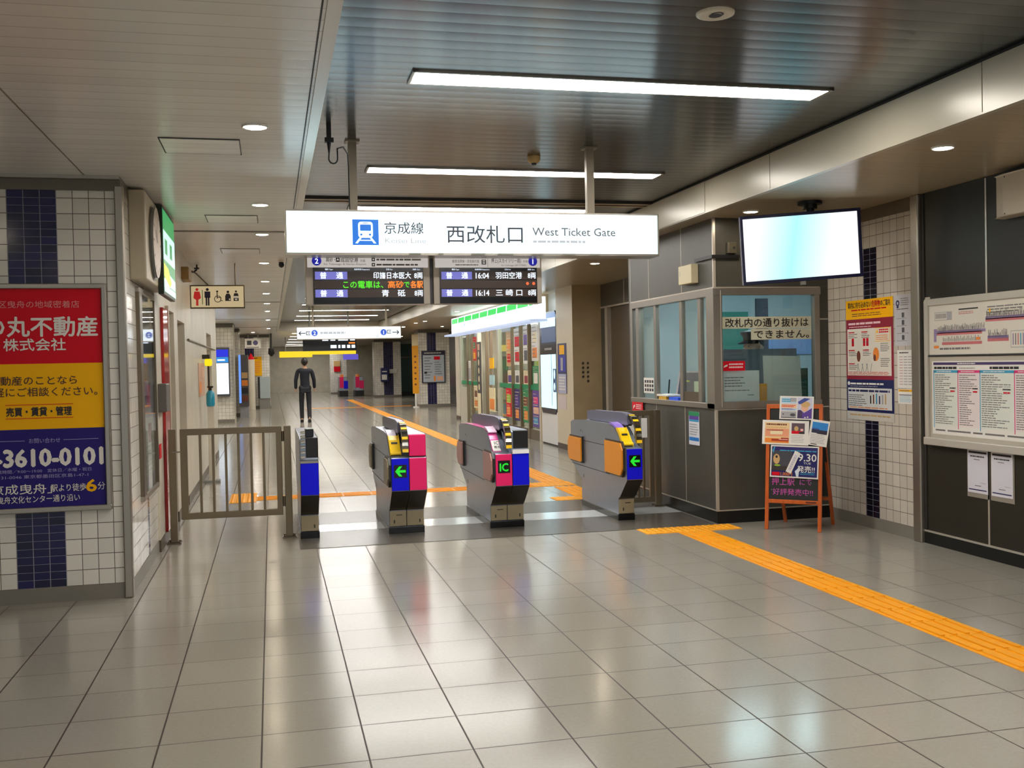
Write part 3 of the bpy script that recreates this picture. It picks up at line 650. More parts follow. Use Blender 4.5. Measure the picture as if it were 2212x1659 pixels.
b.build('chrome_grip', g); MB().box(.222, .377, 8.955, 8.975, .69, .708, STEEL).build('trim_strip', g)
g = gate('ticket_gate', 'ticket gate with blue left panel showing green arrow and pink right half', 1.0, [('a', dict(panel=GATEB, sym='arrow')), ('b', dict(panel=GATEP))])
top_a(g, 1.0, True, mat('reader_white', (232, 222, 240), .2)); seams(g, 1.0); sideflap(g, 1.0, 8.985, 9.3, .44, .70, GATET, BROWNK); sideflap(g, 1.0, 10.5, 10.75, .46, .72, GATET, BROWNK)
MB().box(1.16, 1.308, 8.965, 9.05, .715, .903, GATEP).build('pink_hood', g, bevel=.008)
g = gate('ticket_gate', 'ticket gate with pink left panel reading IC and blue right half under a black box', 1.93, [('a', dict(panel=GATEP, sym='IC')), ('b', dict(panel=GATEB))])
top_a(g, 1.93, False, mat('reader_pinkwhite', (246, 210, 236), .2)); seams(g, 1.93); sideflap(g, 1.93, 8.985, 9.36, .44, .72, GATEPK, BROWNK); sideflap(g, 1.93, 10.45, 10.75, .46, .72, GATEPK, BROWNK)
MB().skin([(9.06, .712), (9.12, .738), (9.2, .813), (9.3, .873), (9.46, .904), (10.3, .904), (10.7, .886)], 1.934, 2.012, .004, mat('gate_rose', (214, 70, 150), .25)).build('pink_cover', g)
MB().skin([(9.066, .716), (9.12, .738), (9.19, .803)], 1.938, 2.008, .009, WHITE).build('label_plate', g)
n = Vector((9.066-9.19, 0)); s_ = MB(face(1.938, 9.048, .722, (0, -.58, .50))); s_.text('IC', .035, .088, .05, INKD, .006, bold=.01); s_.text('専用', .035, .04, .032, INKD, .006, bold=.02); s_.build('label_text', g)
MB().box(2.105, 2.24, 8.985, 9.06, .745, .905, BLACK).build('display_box', g, bevel=.006); MB().box(2.088, 2.24, 8.952, 8.99, .70, .735, mat('lit_white_strip', (250, 248, 250), .3)).build('trim_strip', g)
g = gate('ticket_gate', 'single ticket gate with orange side flaps and blue panel with green arrow', 3.168, [('a', dict(panel=GATEB, sym='arrow'))])
top_a(g, 3.168, True, GATEV); seams(g, 3.168); sideflap(g, 3.168, 9.0, 9.52, .43, .765, GATEO, BROWNK); sideflap(g, 3.168, 10.3, 10.79, .45, .73, GATEO, BROWNK)
# far gates at the other end of the concourse
for x, m1, m2, l in ((3.55, GATEP, GATEB, 'distant pink and blue ticket gate at the far end left of the telephone pillar'), (4.35, GATEP, GATEP, 'distant bright pink ticket gate at the far end beside the telephone pillar')):
    t = thing('ticket_gate', l, 'ticket gate', (x, 53, 0), 'distant ticket gates')
    pbox('body', t, x-.2, x+.2, 52.6, 54, .06, 1.0, GATEM, .02); pbox('front_panel', t, x-.2, x, 52.55, 52.6, .45, 1.0, m1); pbox('front_panel', t, x+.01, x+.22, 52.55, 52.6, .4, .8, m2); pbox('plinth', t, x-.22, x+.22, 52.55, 54, 0, .3, BLACK); pbox('rail', t, x-.1, x, 52.6, 53.9, 1.0, 1.12, PORG)

# ================================================================== METAL BARRIER GATES
def barrier(name, label, cat, x0, x1, y, z0, z1, nb, posts, m, parts=True):
    t = thing(name, label, cat, ((x0+x1)/2, y, 0))
    for px in posts:
        b = MB(); b.box(px-.03, px+.03, y-.03, y+.03, .012, z1, m); pst = b.build('post', t, bevel=.004)
        b = MB(); b.box(px-.06, px+.06, y-.06, y+.06, 0, .012, STEELD)
        for a in (-.042, .042):
            for c in (-.042, .042): b.cyl((px+a, y+c, .012), (px+a, y+c, .024), .01, STEELD, 8)
        b.build('base_plate', pst)
    f = MB(); f.box(x0, x1, y-.022, y+.022, z1-.055, z1, m); f.box(x0, x1, y-.022, y+.022, z0, z0+.055, m); f.box(x0, x0+.06, y-.022, y+.022, z0, z1, m); f.box(x1-.05, x1, y-.022, y+.022, z0, z1, m); f.build('frame', t, bevel=.004)
    for i in range(nb):
        c = x0+.06+(x1-x0-.11)*(i+1)/(nb+1); MB().box(c-.011, c+.011, y-.011, y+.011, z0+.05, z1-.05, m).build('baluster', t)
    return t
FE = brushed('fence_bronze', (128, 113, 91), .34, .75)
t = barrier('metal_gate', 'waist high bronze steel gate with vertical bars left of the ticket gates', 'gate', -.79, .075, 9.37, .205, .995, 6, (-.855, .125), FE)
MB().tube([(-.855, 9.33, .8), (-.78, 9.33, .8)], .006, STEEL).build('latch', t)
b = MB()
for z in (.28, .86): b.cyl((.085, 9.37, z), (.085, 9.37, z+.09), .014, STEELD, 10)
b.build('hinge', t)
t = barrier('metal_gate', 'narrow bronze steel gate between the orange flap gate and ticket office', 'gate', 3.42, 3.83, 10.0, .05, 1.0, 4, (3.87,), FE)
for x in (3.58, 3.72): MB().box(x-.03, x+.03, 9.965, 9.98, .72, .92, PAPER).build('notice', t)

# ================================================================== TELEVISION
tc = Vector((4.2307, 7.62, 2.4129)); yaw, tilt, roll = .2208, .0558, .0574
nn = Vector((-math.sin(yaw), -math.cos(yaw), 0)); rr_ = Vector((math.cos(yaw), -math.sin(yaw), 0)); uu = Vector((0, 0, 1))
n2 = nn*math.cos(tilt)-uu*math.sin(tilt); u2 = uu*math.cos(tilt)+nn*math.sin(tilt); r3 = rr_*math.cos(roll)+u2*math.sin(roll); u3 = u2*math.cos(roll)-rr_*math.sin(roll)
TT = Matrix(((r3.x, u3.x, n2.x, tc.x), (r3.y, u3.y, n2.y, tc.y), (r3.z, u3.z, n2.z, tc.z), (0, 0, 0, 1)))
th, tw = .5594, .5594*1.76
t = thing('television', 'wide flat television hanging from the soffit with a glowing pale screen', 'television', (tc.x, tc.y, 2.08))
NAVYB = mat('tv_bezel', (14, 12, 62), .25)
b = MB(TT); b.box(-tw/2, tw/2, -th/2, th/2, -.05, -.004, NAVYB)
for a in ((-tw/2, tw/2, -th/2, -th/2+.028), (-tw/2, tw/2, th/2-.026, th/2), (-tw/2, -tw/2+.022, -th/2, th/2), (tw/2-.03, tw/2, -th/2, th/2)): b.box(*a, -.01, .006, NAVYB)
b.build('case', t, bevel=.004)
m = mat('tv_screen', (20, 22, 26), .2); q = NT(m); tcn = q.n('ShaderNodeTexCoord'); sp = q.n('ShaderNodeSeparateXYZ'); q.link(tcn.outputs['UV'], sp.inputs[0])
d = q.m('ABSOLUTE', q.m('SUBTRACT', sp.outputs[0], q.m('ADD', .38, q.m('MULTIPLY', sp.outputs[1], .1)))); d = q.m('MINIMUM', q.m('MULTIPLY', d, 2.6), 1.)
q.link(q.mix(d, lin((172, 238, 250)), lin((250, 253, 255))), q.b.inputs['Emission Color']); q.b.inputs['Emission Strength'].default_value = .56
b = MB(TT); b.rect(-tw/2+.022, -th/2+.028, tw/2-.03, th/2-.026, m, .0); o = b.build('screen', t)
uv = o.data.uv_layers.new(name='UVMap')
for i, c in enumerate(((0, 0), (1, 0), (1, 1), (0, 1))): uv.data[i].uv = c
b = MB(); bc = tc-n2*.08; b.cyl((bc.x+.13, bc.y+.05, 2.45), (bc.x+.13, bc.y+.05, 2.79), .035, BLACK, 14); b.cyl((bc.x+.13, bc.y+.05, 2.775), (bc.x+.13, bc.y+.05, 2.802), .1, BLACK, 18); b.cyl((bc.x+.13, bc.y+.05, 2.74), (bc.x+.13, bc.y+.05, 2.776), .06, BLACK, 18)
b.box(bc.x-.02, bc.x+.3, bc.y-.02, bc.y+.06, 2.3, 2.5, BLACK); b.build('ceiling_mount', t)
MB(TT).box(-.02, .02, -th/2-.03, -th/2, -.04, -.01, STEEL).build('sensor', t)

# ================================================================== A-FRAME CHALKBOARD
L0, R0 = Vector((4.23, 8.31, 0)), Vector((4.57, 8.0, 0)); ax = (R0-L0).normalized(); bk = Vector((ax.y*-1, ax.x, 0)).normalized()
ridge = .13; back = .46; hz = 1.1
t = thing('chalkboard_stand', 'orange wooden A-frame chalkboard stand in front of the ticket office', 'sign stand', (4.5, 8.28, 0))
wv = (R0-L0).length
lean = Vector((bk.x*ridge, bk.y*ridge, hz)); ll = lean.length; ld = lean.normalized()
def fr_pt(u, s): return L0+ax*u+ld*s        # point on the front leaf
for u in (0, wv): MB().bar(fr_pt(u, 0), fr_pt(u, ll), .032, .022, WOOD, up=bk).build('front_leg', t, bevel=.003)
MB().bar(fr_pt(0, ll-.02), fr_pt(wv, ll-.02), .022, .04, WOOD, up=ld).build('top_rail', t, bevel=.003); MB().bar(fr_pt(0, .25), fr_pt(wv, .25), .022, .034, WOOD, up=ld).build('bottom_rail', t, bevel=.003)
nf = ax.cross(ld).normalized(); nf = nf if nf.y < 0 else -nf
FT = Matrix(((ax.x, ld.x, nf.x, L0.x), (ax.y, ld.y, nf.y, L0.y), (ax.z, ld.z, nf.z, L0.z), (0, 0, 0, 1)))
CHALK = mat('chalkboard', (30, 32, 30), .6); CPINK = mat('chalk_pink', (205, 84, 175), .8); CGREY = mat('chalk_grey', (120, 130, 130), .8)
b = MB(FT); b.box(.016, wv-.016, .26, ll-.04, -.008, .002, CHALK)
for s_, u0, v0, sz in (('押上駅', .10, .425, .072), ('好評発売中!!', .11, .335, .062)):
    b.text(s_, u0-.06, v0, sz, CPINK, .003, 'l', fit=.2 if s_[0] == '押' else .35)
b.text('にて', .285, .425, .06, CPINK, .003, 'l', fit=.1)
for u, v in ((.04, .35), (.06, .33), (.36, .45), (.38, .42), (.37, .46), (.35, .31)): b.disc(u, v, .005, CGREY, .003, 8)
b.build('chalkboard_panel', t)
bl = Vector((4.9-.34*.93, 8.34+.31*.93, 0)); br = Vector((4.9, 8.34, 0))
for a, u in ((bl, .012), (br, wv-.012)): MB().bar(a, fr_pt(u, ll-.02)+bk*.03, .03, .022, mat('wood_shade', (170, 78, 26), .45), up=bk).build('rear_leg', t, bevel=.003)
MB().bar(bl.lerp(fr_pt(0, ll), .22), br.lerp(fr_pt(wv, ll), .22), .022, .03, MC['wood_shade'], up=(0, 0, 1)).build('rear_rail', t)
b = MB(); q0 = [bl.lerp(fr_pt(0, ll), .24), br.lerp(fr_pt(wv, ll), .24), br.lerp(fr_pt(wv, ll), .95), bl.lerp(fr_pt(0, ll), .95)]
b.add([tuple(p+bk*e) for e in (0, .008) for p in q0], [(0, 1, 2, 3), (7, 6, 5, 4), (0, 4, 5, 1), (1, 5, 6, 2), (2, 6, 7, 3), (3, 7, 4, 0)], CHALK); b.build('rear_panel', t)
s_ = MB(FT); s_.rect(wv-.12, .243, wv-.03, .257, mat('wood_stamp', (90, 40, 20), .5), .013); s_.build('stamp', t)
def leaf(u, v, sx, h, ang, off):              # a sheet taped to the front leaf
    c, s2 = math.cos(math.radians(ang)), math.sin(math.radians(ang))
    return FT @ Matrix(((c, -s2, 0, u), (s2, c, 0, v), (0, 0, 1, off), (0, 0, 0, 1))) @ Matrix.Diagonal((sx, 1, 1, 1))
G = 'paper posters taped on the chalkboard stand'
# top poster: lettering beside a uniformed figure
b = MB(leaf(.10, .975, 1.13, .205, -1.5, .015)); w_, h_ = .262, .205
b.box(0, w_, 0, h_, 0, .001, PAPER); b.rect(.012, .075, .13, h_-.012, mat('print_paleblue', (196, 214, 226), .5), .0015); b.rect(.012, .1, .13, .135, mat('print_peach', (244, 200, 160), .5), .002)
b.lines(.016, .106, .126, .13, 2, PRED, .0025, .5, .2); b.lines(.016, .15, .1, .185, 2, PCYAN, .0025, .6, .2); b.rect(.08, .155, .128, .19, PGREY, .0022); b.lines(.016, .08, .12, .098, 2, PPURP, .0025, .4, .3)
b.rect(.012, .014, .13, .07, PGREY, .002); b.disc(.105, .04, .022, PDGREY, .0025, 14, .014); b.disc(.03, .045, .006, PDGREY, .0025, 10); b.rect(.014, .012, .13, .018, PDGREY, .003)
b.rect(.136, .01, w_-.01, h_-.01, mat('print_lilac', (206, 206, 224), .5), .002); b.poly([(.14, .012), (w_-.012, .012), (w_-.012, .105), (.225, .085), (.19, .06), (.165, .085), (.142, .085)], PPURP, .0025); b.poly([(.14, .012), (.178, .012), (.178, .07), (.165, .085), (.142, .085)], mat('print_plum', (70, 52, 90), .5), .003)
b.disc(.195, .105, .028, PSKIN, .003, 18, .034); b.disc(.2, .135, .036, PTAN, .0032, 18, .026); b.poly([(.14, .155), (.19, .192), (.235, .185), (.17, .14), (.15, .135)], mat('print_capblue', (60, 76, 150), .5), .0036); b.disc(.2, .02, .006, PAPER, .004, 8); b.disc(.22, .024, .007, PAPER, .004, 8)
tag(b.build('poster'), 'small poster topping the chalkboard stand, lettering left and purple uniformed figure right', 'poster', G)
# middle sheets
b = MB(leaf(-.05, .752, 1.2, .215, -1.2, .0165)); w_, h_ = .34, .215
b.box(0, w_, 0, h_, 0, .001, PAPER); b.rect(.018, .012, .20, h_-.02, mat('print_sand', (238, 206, 150), .5), .0015); b.lines(.03, .165, .19, .19, 1, PBROWN, .002, .6, .1); b.lines(.03, .145, .19, .158, 1, PTAN, .002, .5, .1)
b.rect(.022, .07, .196, .14, mat('print_salmon', (236, 160, 120), .5), .002); b.rect(.06, .09, .15, .118, PCREAM, .0025); b.lines(.035, .122, .16, .132, 1, PBROWN, .003, .5, .1); b.rect(.022, .016, .196, .055, PORG, .002); b.rect(.07, .03, .196, .05, mat('print_rust', (170, 50, 24), .5), .0025); b.rect(.14, .04, .196, .062, MC['print_rust'], .0026); b.lines(.125, .04, .19, .052, 1, mat('print_blush', (250, 190, 180), .5), .003, .6, .05)
b.rect(.215, .1, .31, h_-.022, mat('print_duskpic', (94, 74, 84), .5), .002); b.rect(.215, .1, .29, .125, PRED, .0025); b.disc(.25, .145, .016, PTAN, .0028, 14, .022); b.rect(.28, .125, .3, .145, mat('print_blush', (0, 0, 0)), .003); b.rect(.27, .1, .31, .118, INKD, .003)
for i in range(6): b.lines(.215, .02, .315, .09, 5, PGREY, .0022, .3, .2) if i == 0 else None
tag(b.build('poster'), 'wide orange and white poster in the middle of the chalkboard stand', 'poster', G)
b = MB(leaf(.35, .755, .8, .225, -8, .018)); w_, h_ = .205, .225
b.box(0, w_, 0, h_, 0, .001, PAPER); b.rect(.022, .11, .19, h_-.02, mat('print_sky', (36, 132, 206), .5), .0015); b.rect(.022, .11, .19, .14, mat('print_dusk', (34, 40, 70), .5), .002); b.poly([(.08, .105), (.19, .105), (.19, .13), (.11, .128)], mat('print_hill', (40, 30, 50), .5), .0025); b.rect(.022, .14, .1, .15, MC['print_capblue'], .0022)
b.lines(.02, .02, .18, .1, 6, PGREY, .0022, .35, .1); b.rect(.03, .01, .1, .016, INKD, .003)
tag(b.build('poster'), 'tilted calendar sheet with blue sky picture at the right of the chalkboard stand', 'poster', G)
# lower navy poster
b = MB(leaf(.025, .463, .91, .28, -1.2, .0155)); w_, h_ = .462, .282
b.box(0, w_, 0, h_, 0, .001, PAPER); b.rect(.012, .012, w_-.012, h_-.012, mat('print_midnight', (28, 28, 98), .4), .0015); b.rect(.016, .06, .21, .235, mat('print_slate', (66, 66, 76), .5), .002); b.rect(.016, .235, w_-.016, h_-.016, PNAVY, .0022)
b.disc(.06, .16, .032, PTAN, .003, 14, .045); b.disc(.06, .18, .012, INKD, .0035, 10); b.rect(.016, .06, .2, .1, mat('print_umber', (54, 44, 40), .5), .0025); b.disc(.07, .105, .03, PLIME, .003, 12, .008); b.poly([(.03, h_-.07), (.045, h_-.01), (.035, h_-.01), (.016, h_-.05)], PCYAN, .003)
b.lines(.09, .23, .45, .245, 1, PCYAN, .003, .6, .05); b.text('9.30', .355, .185, .09, WHITE, .004, fit=.17, bold=.02); b.text('TUE', .355, .133, .024, WHITE, .004, fit=.07); b.text('発売!!', .345, .08, .062, WHITE, .004, fit=.165, bold=.02)
b.rect(.02, .016, .095, .045, PRED, .003); b.text('1,000円', .16, .033, .04, PORG, .004, fit=.11, bold=.01); b.lines(.29, .03, .44, .055, 2, PCYAN, .003, .4, .2)
b.poly([(.24, .06), (.285, .1), (.275, .012), (.255, .012)], mat('print_icewhite', (216, 228, 240), .5), .0035)
tag(b.build('poster'), 'navy poster reading 9.30 on the lower half of the chalkboard stand', 'poster', G)
b = MB(leaf(.165, .515, 1, .2, -24, .022)); b.box(0, .05, 0, .2, 0, .0015, PAPER); b.rect(.012, .02, .038, .17, mat('tag_lilac', (214, 206, 216), .5), .002); b.lines(.014, .03, .036, .15, 6, PGREY, .0022, .3, .2)
tag(b.build('paper_slip'), 'white paper slip pasted slanting across the navy 9.30 poster', 'paper')

# ================================================================== WALL POSTERS AND MAPS ON THE RIGHT
def onwall(y_left, z0, off=0.0): return face(5.1-.002-off, y_left, z0, '-x')
b = MB(onwall(8.40, .945)); w_, h_ = .725, 1.065
b.box(0, w_, 0, h_, 0, .003, mat('poster_greywhite', (206, 200, 190), .35))
b.rect(0, h_-.17, w_, h_, PYEL, .004); b.text('車内に持ち込めない', .22, h_-.045, .062, INKD, .005, fit=.37, bold=.01); b.text('危険物', .475, h_-.045, .062, PRED, .005, fit=.125, bold=.015); b.text('のご案内', .615, h_-.045, .06, INKD, .005, fit=.14, bold=.01)
b.lines(.09, h_-.1, .64, h_-.078, 1, PRED, .005, .5, .02); b.lines(.1, h_-.15, .62, h_-.115, 2, PBROWN, .005, .35, .25)
b.rect(0, .36, w_, h_-.17, PMAR, .004); b.lines(.04, h_-.225, .6, h_-.195, 1, mat('print_rosewhite', (236, 200, 204), .5), .005, .6, .1); b.lines(.05, h_-.245, .4, h_-.232, 1, MC['print_rosewhite'], .005, .5, .1)
b.rect(.02, .395, w_-.03, h_-.255, mat('poster_ivory', (228, 220, 206), .35), .005)
for u, v in ((.04, .77), (.25, .77), (.04, .61), (.27, .61), (.04, .49)): b.lines(u, v-.045, u+.15, v, 3, INKG, .006, .4, .4); b.lines(u, v+.002, u+.1, v+.016, 1, PRED, .006, .7, .1)
for u, v in ((.11, .69), (.29, .69), (.34, .69)): b.rect(u-.018, v-.035, u+.018, v+.035, PRED, .006); b.rect(u-.018, v-.006, u+.018, v+.006, PMAR, .0065)
b.disc(.2, .565, .03, PBROWN, .006, 12, .05); b.disc(.47, .58, .045, PORG, .006, 12, .06); b.disc(.45, .55, .02, PBROWN, .0065, 10, .03)
for i in range(7): b.poly([(.17+.035*i, .43), (.178+.035*i, .43), (.20+.035*i-.05*(i % 2), .5), (.19+.035*i-.05*(i % 2), .5)], PGREY, .006)
b.rect(.46, .69, .68, .81, PYEL, .006); b.rect(.465, .695, .675, .805, MC['poster_ivory'], .0065); b.lines(.52, .76, .67, .8, 2, PRED, .007, .6, .1); b.lines(.475, .7, .66, .75, 3, PORG, .007, .4, .1); b.poly([(.475, .765), (.51, .765), (.492, .798)], PYEL, .007)
for v in (.6, .47): b.lines(.54, v, .68, v+.08, 5, INKG, .007, .35, .3)
b.lines(.03, .4, .68, .43, 3, PRED, .0065, .35, .1)
b.rect(0, .075, w_, .36, mat('print_deepnavy', (30, 34, 88), .4), .004); b.disc(.035, .325, .018, WHITE, .005, 14); b.lines(.06, .31, .6, .335, 1, WHITE, .005, .6, .1); b.lines(.06, .295, .5, .305, 1, PGREY, .005, .5, .1)
b.rect(.02, .1, w_-.03, .285, mat('poster_mist', (214, 214, 212), .35), .005); b.lines(.03, .245, .67, .275, 1, MC['print_deepnavy'], .006, .6, .02); b.lines(.03, .12, .32, .23, 6, INKG, .006, .4, .3); b.lines(.04, .105, .65, .12, 1, PORG, .006, .5, .05)
for i, m in enumerate((INKD, PBROWN, PCYAN, MC['print_deepnavy'], PGREY, PTAN)): b.rect(.37+.045*i, .15, .388+.045*i, .22+.01*(i % 3), m, .006)
b.lines(.05, .03, .68, .06, 1, PTAN, .005, .4, .05)
tag(b.build('poster'), 'large yellow, maroon and navy safety poster on right tiled wall', 'poster')
b = MB(onwall(7.655, 1.59)); b.box(0, .255, 0, .425, 0, .003, mat('poster_lilacwhite', (196, 194, 198), .35)); b.ring(.045, .355, .012, .026, MC['print_deepnavy'], .004, 16); b.rect(.03, .315, .06, .33, MC['print_deepnavy'], .004)
b.lines(.085, .33, .22, .4, 4, INKG, .004, .4, .3); b.lines(.03, .3, .2, .31, 1, INKD, .004, .6, .1)
for i in range(4): b.rect(.1, .235-.062*i, .135, .275-.062*i, PDGREY, .004); b.lines(.03, .225-.062*i, .2, .231-.062*i, 1, INKG, .004, .6, .2)
tag(b.build('poster'), 'narrow grey notice right of the top of the yellow safety poster', 'poster')
b = MB(onwall(7.625, 1.24)); b.box(0, .215, 0, .315, 0, .003, PAPER); b.lines(.03, .285, .17, .3, 1, INKD, .004, .6, .1)
for c in range(3): b.lines(.03+.06*c, .02, .08+.06*c, .27, 11, PGREY if c else mat('print_palerose', (206, 170, 170), .5), .004, .35, .1, rnd=random.Random(c))
tag(b.build('poster'), 'white timetable sheet below the narrow grey notice on right tiled wall', 'poster')
b = MB(onwall(7.62, 1.11)); b.box(0, .205, 0, .122, 0, .003, PAPER); b.rect(.01, .1, .195, .118, PYEL, .004); b.rect(.015, .07, .19, .076, MC['print_deepnavy'], .004); b.lines(.02, .01, .185, .065, 5, PCYAN, .004, .3, .1); b.lines(.03, .104, .17, .114, 1, INKG, .005, .5, .1)
tag(b.build('poster'), 'small sheet with yellow heading under the white timetable sheet', 'poster')
# framed route map and timetable board
t = thing('notice_board', 'long pale framed board with route map over timetables on dark right wall', 'notice board', (5.08, 6.0, .8))
ZL, ZR = 7.21, 4.4
FRM = mat('board_frame', (196, 190, 178), .35, .2)
b = MB(); b.box(5.06, 5.098, ZR, ZL, 1.895, 1.95, FRM); b.box(5.04, 5.098, ZR, ZL, .80, .86, FRM); b.box(5.055, 5.098, ZL-.045, ZL, .82, 1.94, FRM); b.box(5.06, 5.098, ZR, ZR+.04, .82, 1.94, FRM); b.box(5.06, 5.098, ZR, ZL, 1.495, 1.51, INKD); b.build('frame', t, bevel=.006)
b = MB(face(5.075, ZL-.045, 1.51, '-x')); W = ZL-ZR-.085
b.box(0, W, 0, .385, -.02, 0, mat('map_ivory', (224, 218, 204), .3))
LIL = mat('map_lilac', (150, 130, 168), .5); ROS = mat('map_rose', (200, 110, 112), .5)
R = random.Random(3)
for u0, u1, v, m in ((.1, .66, .175, LIL), (.1, .62, .16, ROS), (.16, .62, .085, ROS), (.66, 1.1, .245, ROS), (.66, 1.1, .26, LIL), (.68, .9, .12, LIL), (.68, .9, .1, ROS), (1.15, 1.9, .2, LIL), (1.2, 2.3, .1, ROS)):
    b.rect(u0, v-.011, u1, v+.011, m, .001)
    u = u0+.01
    while u < u1-.01: b.rect(u, v+.016, u+.006, v+.03+.03*R.random(), INKG, .001); u += .012+.008*R.random()
b.rect(.06, .15, .1, .2, LIL, .001); b.rect(.06, .1, .09, .15, LIL, .001); b.rect(.07, .265, .28, .33, PGREY, .0008); b.rect(.075, .27, .22, .325, MC['map_ivory'], .001)
for i in range(9): b.rect(.085+.015*i, .28, .093+.015*i, .318, INKG, .0015)
b.rect(.36, .335, .58, .345, INKD, .001); b.lines(.36, .3, .56, .325, 2, ROS, .001, .4, .2); b.rect(.06, .05, .12, .07, PORG, .0015); b.rect(.555, .105, .6, .125, PORG, .0015); b.lines(.13, .03, .5, .06, 1, INKG, .001, .5, .1); b.rect(.7, .3, .715, .33, PYEL, .0015)
b.rect(.92, .04, 1.15, .16, PGREY, .0008); b.rect(.925, .045, 1.145, .155, MC['map_ivory'], .001)
for i in range(8): b.rect(.94+.025*i, .06, .95+.025*i, .14, (LIL, INKG, ROS, PCYAN)[i % 4], .0015)
b.lines(.68, .29, 1.1, .35, 3, INKG, .001, .4, .3); b.build('route_map', t)
b = MB(face(5.075, ZL-.045, .86, '-x')); b.box(0, W, 0, .635, -.02, 0, mat('map_board_grey', (188, 180, 164), .35)); b.rect(.03, .03, W-.03, .6, PAPER, .001); b.rect(.05, .57, W-.06, .59, mat('print_aubergine', (70, 50, 100), .5), .002)
b.lines(.34, .573, .55, .587, 1, PAPER, .003, .6, .05); b.lines(.06, .535, .34, .56, 1, INKD, .002, .7, .05); b.lines(.36, .54, .55, .55, 1, INKG, .002, .5, .05); b.lines(.7, .535, 1.0, .56, 1, INKD, .002, .7, .05)
u = .05
for i, cw in enumerate((.29, .25, .36, .3, .3, .3, .3)):
    if u+cw > W-.05: break
    m = PCYAN if i % 2 == 0 else PPINK; tint = mat('table_tint_%d' % (i % 2), ((224, 227, 216), (233, 220, 217))[i % 2], .4)
    b.rect(u, .1, u+cw, .53, tint, .0015); b.rect(u, .51, u+cw, .53, m, .002); b.rect(u, .08, u+.008, .53, m, .002); b.lines(u+.04, .514, u+cw*.8, .526, 1, PAPER, .003, .5, .1)
    b.lines(u+.02, .11, u+cw-.03, .5, 24, INKG, .0022, .38, .6, rnd=random.Random(i)); b.rect(u+cw*.66, .36, u+cw*.95, .41, tint, .0024); b.lines(u+cw*.68, .385, u+cw*.93, .4, 1, INKD, .003, .7, .1); b.lines(u+cw*.7, .36, u+cw*.9, .378, 1, PRED, .003, .7, .1)
    u += cw
b.lines(.07, .05, 1.6, .075, 1, INKG, .002, .5, .1); b.build('timetable', t)
for y, l in ((6.745, 'white notice on dark lower wall under the map board, left of the pair'), (6.485, 'white notice on dark lower wall under the map board, right of the pair')):
    t = thing('notice_sheet', l, 'notice', (5.09, y-.11, .45), 'paired white notices under the map board')
    b = MB(face(5.098, y+.01, .44, '-x')); b.box(0, .245, 0, .41, 0, .002, mat('clear_sleeve', (150, 142, 130), .2)); b.build('sleeve', t)
    b = MB(face(5.095, y, .475, '-x')); b.box(0, .222, 0, .33, 0, .002, mat('notice_white', (216, 214, 222), .4)); b.rect(.012, .295, .21, .31, INKD, .003); b.rect(.012, .02, .21, .028, MC['print_deepnavy'], .003); b.lines(.03, .265, .19, .28, 1, INKD, .003, .6, .02); b.lines(.07, .245, .14, .255, 1, INKG, .003, .6, .05); b.lines(.08, .05, .15, .06, 1, INKG, .003, .6, .05); b.lines(.14, .075, .2, .082, 1, PGREY, .003, .6, .05)
    b.build('sheet', t)
t = thing('wall_speaker_box', 'beige box high on the dark right wall at the picture edge', 'wall box', (5.0, 6.1, 2.46))
b = MB(); b.prism([(5.1, 6.32), (5.01, 6.30), (4.985, 6.2), (4.985, 5.8), (5.1, 5.8)], 'z', 2.46, 2.755, mat('box_beige', (190, 178, 158), .4)); b.build('case', t, bevel=.01)
b = MB(face(4.984, 6.2, 2.46, '-x'))
for v in (.02, .275): b.disc(.02, v, .006, INKD, .0005, 10)
b.build('screw', t)
MB().box(5.0, 5.1, 5.78, 5.9, 2.755, 2.80, BLACK).build('bracket', t)

# ================================================================== TICKET OFFICE
BX, BY, BE = 3.95, 8.72, 10.95
FRAME = brushed('office_frame', (150, 143, 134), .33, .7)
t = thing('ticket_office', 'dark grey panelled ticket office with glazed windows at the right', 'ticket office', (4.5, 9.8, 0))
# lower panels
b = MB()
for y0, y1 in ((8.735, 9.43), (9.44, 10.20), (10.21, BE)): b.box(BX, BX+.06, y0, y1, .125, 1.05, BOOTHP)
for x0, x1 in ((3.965, 5.1),): b.box(x0, x1, BY, BY+.06, .125, 1.05, BOOTHP)
for y0, y1 in ((8.735, 9.47), (9.48, 10.37), (10.38, BE)): b.box(BX, BX+.06, y0, y1, 2.165, 2.8, BOOTHP)
b.box(3.965, 5.1, BY, BY+.06, 2.165, 2.8, BOOTHP); b.box(5.0, 5.1, BY, BY+.08, 1.05, 2.165, BOOTHP)
b.box(BX+.012, BX+.06, BY+.012, BE, .12, 1.05, JOINT); b.box(BX+.012, BX+.06, BY+.02, BE, 2.165, 2.8, JOINT)
b.box(BX, 6.3, BE, BE+.06, 0, 2.8, BOOTHP)
b.build('wall_panels', t)
b = MB(); b.box(BX+.005, BX+.06, BY+.01, BE, 0, .115, BASEB); b.box(BX+.01, 5.1, BY+.005, BY+.06, 0, .115, BASEB); b.build('kick_board', t)
b = MB()
b.box(BX-.004, BX+.02, BY-.004, BY+.02, .115, 1.05, TRIM); b.box(BX-.004, BX+.02, BY-.004, BY+.02, 2.165, 2.8, TRIM)
for y in (9.435, 10.205): b.box(BX-.002, BX+.01, y-.006, y+.006, .12, 1.05, TRIM)
for y in (9.475, 10.375, BE-.005): b.box(BX-.002, BX+.01, y-.006, y+.006, 2.165, 2.8, TRIM)
